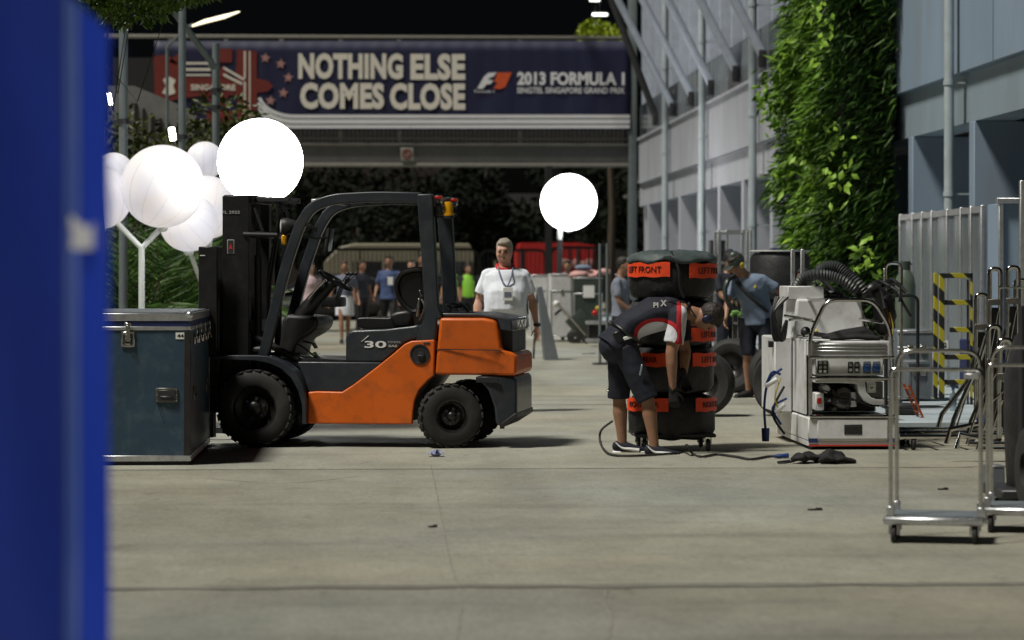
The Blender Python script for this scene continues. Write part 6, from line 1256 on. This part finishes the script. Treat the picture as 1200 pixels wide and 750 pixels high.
def case(lab, px0, px1, py0, py1, y, dpt, m='grey_plastic_case', z0=.115, name='equipment_case', cat='case', trim='aluminium', seams=2):
    a = onY(px0, HZ, y).x; b = onY(px1, HZ, y).x; zt = onY(0, py0, y).z; zb_ = onY(0, py1, y).z; t = thing(name, lab, cat, ((a + b) / 2, y, zb_)); w = (b - a) / 2; h_ = zt - zb_
    MB().bx(-w, w, 0, dpt, 0, h_, .012).build('body', m, t)
    for zz in (.0, h_ * .72, h_ - .03): MB().bx(-w - .006, w + .006, -.008, .0, zz, zz + .028, .003).build('edge', trim, t)
    for xx in (-w, w - .03): MB().bx(xx, xx + .03, -.007, .0, .029, h_ * .71, .003).build('edge', trim, t)
    for k in range(seams): xx = -w + (k + 1) * 2 * w / (seams + 1); MB().box((xx, -.012, h_ * .72), (.06, .016, .08), .004).build('latch', 'steel_chrome', t)
    return t
case('grey equipment case beside the striped frame, marked D2', 1052, 1096, 388, 470, 28.2, .7)
o = [q for q in bpy.data.objects if q.name.startswith('equipment_case')][0]
lb_ = MB().bx(-.04, .06, -.014, -.01, -.03, .06).build('label_plate', 'label_white', o); lb_.location = (.27, 0, .55); text('case_number', 'D2', 'black_print', lb_, (.01, -.015, -.012), .05, .07, bold=.03, ext=.001)
case('low dark blue case under the glass screen, right of the striped frame', 1136, 1176, 400, 455, 28.3, .5, 'navy_laminate', trim='dark_steel')
case('pale square case in front of the nested trolleys, behind the chrome bars', 1064, 1090, 425, 470, 26.8, .5, 'grey_plastic_case', trim='grey_plastic_case')
t = thing('gas_cylinder', 'grey green gas cylinder standing behind the generator trolley', 'gas cylinder', (*onY(1061, 0, 29.5)[:2], .115)); zt = onY(0, 306, 29.5).z - .115
MB().lathe([(.001, 0), (.105, 0), (.11, .03), (.11, zt - .26), (.095, zt - .17), (.055, zt - .1), (.045, zt - .06), (.001, zt - .05)], seg=28).build('body', 'cylinder_paint', t)
MB().lathe([(.001, zt - .06), (.03, zt - .06), (.03, zt), (.001, zt)], seg=14).box((.03, 0, zt - .03), (.09, .03, .03), .006).build('valve', 'steel_chrome', t); MB().lathe([(.05, zt - .09), (.05, zt + .0), (.055, zt + .0), (.055, zt - .09)], seg=20, closed=True).build('guard_collar', 'olive_steel', t)
for i, (px, pyt, y, w) in enumerate(((1047, 308, 26.5, .16), (1057, 347, 25.5, .3))):
    b = onY(px, HZ, y); t = thing('tube_cart', ('bent chrome handle rising beside the gas cylinder', 'dark square tube handle in front of the gas cylinder')[i], 'cart', (b.x, y, .115)); h_ = onY(0, pyt, y).z - .115
    MB().tube(roundpath([(-w / 2, 0, .1), (-w / 2, 0, h_), (w / 2, 0, h_), (w / 2, 0, .1)], .07, 5), .016, 8).build('handle', ('steel_chrome', 'black_steel')[i], t); MB().bx(-w / 2, w / 2, -.05, .4, .06, .1, .01).build('platform', 'dark_steel', t); MB().cyl((-w / 2, 0, .05), (w / 2, 0, .05), .05, seg=14).build('castor', 'rubber', t)
t = thing('ladder', 'orange ladder rails leaning low behind the trolley right side', 'ladder', onY(1050, HZ, 25) + Vector((0, 0, -1.46 + .12)))
for k in (0, .25): MB().tube([(.12, k, .30), (.25, k, 0.0)], .012, 6).build('rail', 'cable_orange', t)
for k in range(4): MB().tube([(.13 + .03 * k, 0, .26 - .07 * k), (.13 + .03 * k, .25, .26 - .07 * k)], .008, 6).build('rung', 'cable_orange', t)

# ================================================================== TYRES AND RACKS NEAR THE CAP MAN
def slick(lab, px, py, y, r=.33, w=.36, rz=0., base=0., lying=False, nm='racing_tyre'):
    p = onY(px, HZ, y); t = thing(nm, lab, 'tyre', (p.x, y, base), rz, 'black racing tyres at the kerb'); m = MB().lathe([(.17, -w / 2 + .02), (.2, -w / 2), (r - .06, -w / 2 - .01), (r - .02, -w / 2 + .015), (r, -w / 2 + .06), (r, w / 2 - .06), (r - .02, w / 2 - .015), (r - .06, w / 2 + .01), (.2, w / 2), (.17, w / 2 - .02)], (0, 0, r if not lying else w / 2), 'Z' if lying else 'X', 44, True)
    m.build('tyre', 'rubber', t); MB().lathe([(.001, -.04), (.05, -.05), (.16, -w / 2 + .05), (.172, -w / 2 + .02), (.172, w / 2 - .02), (.16, w / 2 - .05), (.001, .03)], (0, 0, r if not lying else w / 2), 'Z' if lying else 'X', 28).build('rim', 'rim_black', t); return t
slick('bare racing tyre standing on the road just right of the wrapped stack', 823, 470, 27.6, rz=R(80))
slick('racing tyre standing behind the cap man, left of his legs', 860, 460, 33.0, rz=R(70)); slick('racing tyre standing right of the legs of the cap man', 912, 480, 30.5, rz=R(82)); slick('racing tyre standing against the left flank of the generator trolley', 921, 480, 27.6, rz=R(40))
for k in range(3): slick(('lowest', 'middle', 'third')[k] + ' tyre of the tall stack behind the cap man', 920, 400, 33.4, .33, .36, 0, .005 + k * .375, True)
t = thing('covered_tyres', 'rounded black cover over the top of the tyre stack behind the cap man', 'cover', (*onY(914, 0, 33.4)[:2], 1.13)); MB().lathe([(.36, 0), (.38, .05), (.37, .5), (.33, .56), (.2, .58), (.001, .58)], seg=30).build('cover', 'blanket', t); MB().lathe([(.25, .575), (.37, .585), (.37, .6), (.001, .6)], seg=24).build('lid', 'white_paint', t)
def rack(lab, px0, px1, pyt, y, base=.115, shelves=3, m='aluminium', grp=None, dpt=.5):
    a = onY(px0, HZ, y).x; b = onY(px1, HZ, y).x; h_ = onY(0, pyt, y).z - base; t = thing('tube_rack', lab, 'rack', (a, y, base), 0, grp); w = b - a
    for x in (0, w):
        for yy in (0, dpt): MB().bx(x - .02, x + .02, yy - .02, yy + .02, 0, h_, .003).build('upright', m, t)
    for k in range(shelves): z = h_ * (k + 1) / shelves - .03; MB().bx(.021, w - .021, -.015, .015, z - .015, z + .015).bx(.021, w - .021, dpt - .015, dpt + .015, z - .015, z + .015).bx(-.015, .015, .021, dpt - .021, z - .015, z + .015).bx(w - .015, w + .015, .021, dpt - .021, z - .015, z + .015).build('shelf_frame', m, t)
    return t
rack('tall pale metal frame standing before the building fins, left of the cap man', 843, 876, 270, 37, 0, 5); rack('wide pale tube frame with a top bar beside the booth', 852, 880, 268, 45, .115, 4, dpt=1.2)
rack('shiny tube rack between the tyre stack and the navy person', 866, 880, 326, 35, 0, 5, 'steel_chrome')
case('dark open booth with a black panel between the fins, behind the navy person', 833, 850, 281, 330, 50, .4, 'black_plastic', name='display_panel', cat='panel', trim='dark_steel')
case('red and black poster panel under the fins beside the creeper', 905, 920, 290, 350, 46, .3, 'brown_wall', name='display_panel', cat='panel', trim='cable_blue')
t = thing('green_cloth', 'bright green cloth bundle held at the tyres by the cap man', 'cloth', onY(862, 366, 31.3)); MB().sph((0, 0, 0), .035, 12, 8, (1.6, .8, .8)).sph((.05, 0, -.03), .03, 12, 8).build('bundle', 'green_blob', t, remesh=.012, smooth=1); MB().sph((-.04, 0, -.03), .025, 8, 6).build('loose_end', 'green_blob', t)

# ================================================================== FAR CLUTTER BEHIND THE MAN IN WHITE
case('white tall cabinet beyond the man in white, left of the table', 622, 642, 322, 392, 58, .8, 'white_paint', z0=0, name='white_cabinet', cat='cabinet', seams=1)
case('white tall cabinet beyond the man in white, right one with a dark gap beside', 645, 672, 321, 396, 57, .8, 'white_paint', z0=0, name='white_cabinet', cat='cabinet', seams=1)
tb = case('dark equipment case with a white paper taped on, under the pink cloth', 672, 706, 325, 398, 56, .8, 'olive_steel', name='equipment_case'); MB().bx(-.1, .13, -.03, -.022, .85, 1.1).build('paper', 'label_white', tb)
t = thing('cloth_heap', 'pale pink cloth heap lying on the dark equipment case', 'cloth', onY(690, 326, 56)); m = MB()
for k in range(7): m.sph((random.uniform(-.3, .35), .3 + random.uniform(-.1, .1), .03 + random.uniform(0, .12)), random.uniform(.1, .16), 12, 8, (1.3, 1, .6))
m.build('heap', 'pink_cloth', t, remesh=.03, smooth=2); MB().sph((-.1, .25, .22), .12, 12, 8, (1.5, 1, .5)).build('blue_bit', 'cloth_lightblue', t)
t = thing('hand_truck', 'folded hand truck tipped back beyond the mechanic, loaded with a dark box', 'hand truck', G(668, 402)); s_ = 1 / (FPX / t.location.y)
def hp_(px, py, y=0): return Vector(((px - 668) * s_, y, (402 - py) * s_))
for y in (-.2, .2): MB().tube([hp_(652, 356, y), hp_(662, 366, y), hp_(690, 397, y)], .025, 8).build('rail', 'steel_chrome', t)
for a in (0, .33, .66, 1): c = hp_(652, 356).lerp(hp_(690, 397), a); MB().tube([c + Vector((0, -.2, 0)), c + Vector((0, .2, 0))], .018, 6).build('cross_bar', 'steel_chrome', t)
MB().box(hp_(683, 382), (.42, .4, .62), .03, (0, R(-42), 0)).build('dark_box', 'olive_steel', t)
for y in (-.24, .24): MB().lathe([(.03, -.03), (.12, -.03), (.14, 0), (.12, .03), (.03, .03)], hp_(673, 395, y), 'Y', 20, True).build('wheel', 'rubber', t)
MB().tube([hp_(650, 368, -.2), hp_(658, 362, 0), hp_(668, 372, .1)], .03, 8).build('handle', 'black_plastic', t); MB().sph(hp_(652, 356), .07, 10, 8).build('grip', 'label_white', t)
def panel_easel(lab, px, y):
    b = onY(px, HZ, y); t = thing('leaning_panel', lab, 'panel', (b.x, y, 0)); MB().prism([(-.06, 1.2), (.0, 1.22), (.28, 0), (.05, 0)], -.3, .3).build('board', 'grey_plastic_case', t); MB().tube([(-.05, .3, 1.1), (-.1, .5, 0)], .02, 6).build('leg', 'dark_steel', t)
panel_easel('grey tapered panel propped beside the white cabinets near the man in white', 634, 45.5)
for k, (px, y) in enumerate(((703, 43), (711.5, 43))):
    b = onY(px, HZ, y); t = thing('thin_post', ('left', 'right')[k] + ' of two thin upright posts between the table and the grey shirted man', 'post', (b.x, y, 0)); MB().tube([(0, 0, 0), (0, 0, onY(0, 285, y).z)], .022, 8).build('shaft', 'grey_pole', t); MB().lathe([(.001, 0), (.12, 0), (.12, .03), (.001, .04)], seg=16).build('base', 'dark_steel', t)
t = thing('shiny_bars', 'bright chrome bars of a low trolley left of the mechanic', 'trolley', G(702, 406))
for z in (.12, .47): MB().box((-.04, 0, z), (.46, .07, .075), .02).build('bar', 'aluminium', t)
for x in (-.25, .18): MB().bx(x - .015, x + .015, -.02, .02, .05, .6).build('upright', 'dark_steel', t)
MB().box((.05, .25, .3), (.5, .4, .36), .03).build('dark_box', 'black_plastic', t)
t = thing('traffic_light_toy', 'small red and yellow warning lamps on the low trolley', 'lamp', G(702, 406) + Vector((-.02, .05, .66))); MB().sph((-.06, 0, 0), .06, 12, 8).build('red_lamp', 'red_lens', t); MB().sph((.0, 0, .09), .05, 12, 8).build('yellow_lamp', 'cable_yellow', t)
t.name = 'warning_lamps'
# red canopy truck
rt = thing('red_tent', 'red canvas tent beyond the black railing, right of the man in white', 'tent', onY(652, HZ, 96)); rt.location.z = 0; wid = 46 * 96 / FPX; zt = onY(0, 284, 96).z
MB().prism([(-wid, 0), (-wid, zt - .4), (-wid * .9, zt), (wid * .55, zt), (wid, zt - .1), (wid, 0)], 0, 2.5).build('canvas', 'red_canvas', rt)
for k, x in enumerate((-.9, -.2, .55, .95)): MB().tube([(x * wid, -.03, 0), (x * wid, -.03, zt - .2)], .04, 6).build('tent_pole', 'dark_steel', rt)
for k in range(5): MB().sph((wid * (.2 + .16 * k), -.02, zt - .7 - .08 * (k % 2)), .14, 10, 6, (1, .15, 1)).build('white_print_spot', 'banner_pink', rt)
# coach
cc = thing('coach', 'cream roofed coach parked sideways behind the black railing', 'coach', onY(468, HZ, 88)); cc.location.z = 0; hw = 88 * 88 / FPX; ct = onY(0, 285, 88).z
MB().prism([(-hw, .45), (-hw, ct - .6), (-hw * .8, ct - .12), (-hw * .6, ct), (hw * .93, ct), (hw, ct - .3), (hw, .45)], 0, 2.4).build('body', 'cream_paint', cc, bevel=.05)
MB().bx(-hw * .62, hw * .97, -.03, 0, ct - .95 - .0, ct - .58, .0).build('window_band', 'bus_glass', cc); MB().bx(-hw, hw, -.035, 0, .3, ct - 1.0, .0).build('dark_side', 'bus_glass', cc)
for k in range(6): MB().bx(-hw * .6 + k * .9, -hw * .6 + k * .9 + .08, -.045, -.03, ct - .96, ct - .56).build('window_pillar', 'cream_paint', cc)
for x in (-hw * .65, hw * .6):
    w_ = MB().lathe([(.2, -.1), (.42, -.1), (.45, -.05), (.45, .15), (.2, .15)], (x, -.02, .45), 'Y', 28, True).build('wheel', 'rubber', cc); MB().lathe([(.001, -.06), (.15, -.1), (.22, -.08), (.001, .0)], (x, -.02, .45), 'Y', 20).build('rim', 'aluminium', w_)
def car(lab, px, y, rz=0.):
    b = onY(px, HZ, y); t = thing('parked_car', lab, 'car', (b.x, y, 0), rz, 'black cars beyond the walkers')
    MB().loft([((-2.1, 0, .55), .75, .28), ((-1.5, 0, .62), .85, .36), ((0, 0, .65), .88, .4), ((1.5, 0, .66), .86, .38), ((2.1, 0, .6), .78, .3)], (0, 1, 0), 20).build('body', 'black_steel', t)
    MB().loft([((-1.3, 0, .95), .65, .1), ((-.6, 0, 1.12), .68, .28), ((.6, 0, 1.14), .68, .3), ((1.5, 0, 1.0), .65, .14)], (0, 1, 0), 20).build('cabin', 'bus_glass', t)
    for x in (-1.35, 1.35):
        for q in (-.82, .82): w_ = MB().lathe([(.18, -.09), (.3, -.1), (.33, -.06), (.33, .06), (.3, .1), (.18, .09)], (x, q, .33), 'Y', 26, True).build('wheel', 'rubber', t); MB().lathe([(.001, -.07), (.17, -.08), (.19, -.05), (.001, .0)], (x, q, .33), 'Y', 18).build('rim', 'aluminium', w_)
    for q in (-.6, .6): MB().box((-2.22, q, .62), (.06, .25, .1), .03).build('headlamp', 'clear_lens', t)
car('black car behind the walking women, left of the blue shirt', 392, 68, R(3)); car('black car behind the forklift seat and green vests', 505, 70, R(-2))
car('black car standing half hidden right of the forklift pillar', 585, 76, R(5))
def railing(lab, px0, px1, pyt, y, pitch=.13, m='black_steel', rounded=True):
    a = onY(px0, HZ, y).x; b = onY(px1, HZ, y).x; h_ = onY(0, pyt, y).z; t = thing('railing', lab, 'railing', ((a + b) / 2, y, 0)); w = (b - a) / 2
    MB().tube(roundpath([(-w, 0, .1), (-w, 0, h_), (w, 0, h_), (w, 0, .1)], .25, 5), .045, 8).build('frame', m, t); MB().tube([(-w, 0, .3), (w, 0, .3)], .03, 6).build('lower_rail', m, t)
    x = -w + pitch
    k0 = MB().bx(-.012, .012, -.012, .012, .3, h_ - .03).build('bar', m, t); k0.location = (x, 0, 0); x += pitch
    while x < w - .05: again(k0, location=(x, 0, 0)); x += pitch
    for x in (-w * .33, w * .33): MB().bx(x - .03, x + .03, -.03, .03, 0, h_ - .04).build('post', m, t)
railing('black barred railing in front of the cream coach, left long one', 352, 560, 292, 84); railing('black barred railing panel in front of the red tent, with rounded top corners', 562, 640, 293, 83)
railing('black barred railing panel right of the black column', 646, 712, 290, 84)
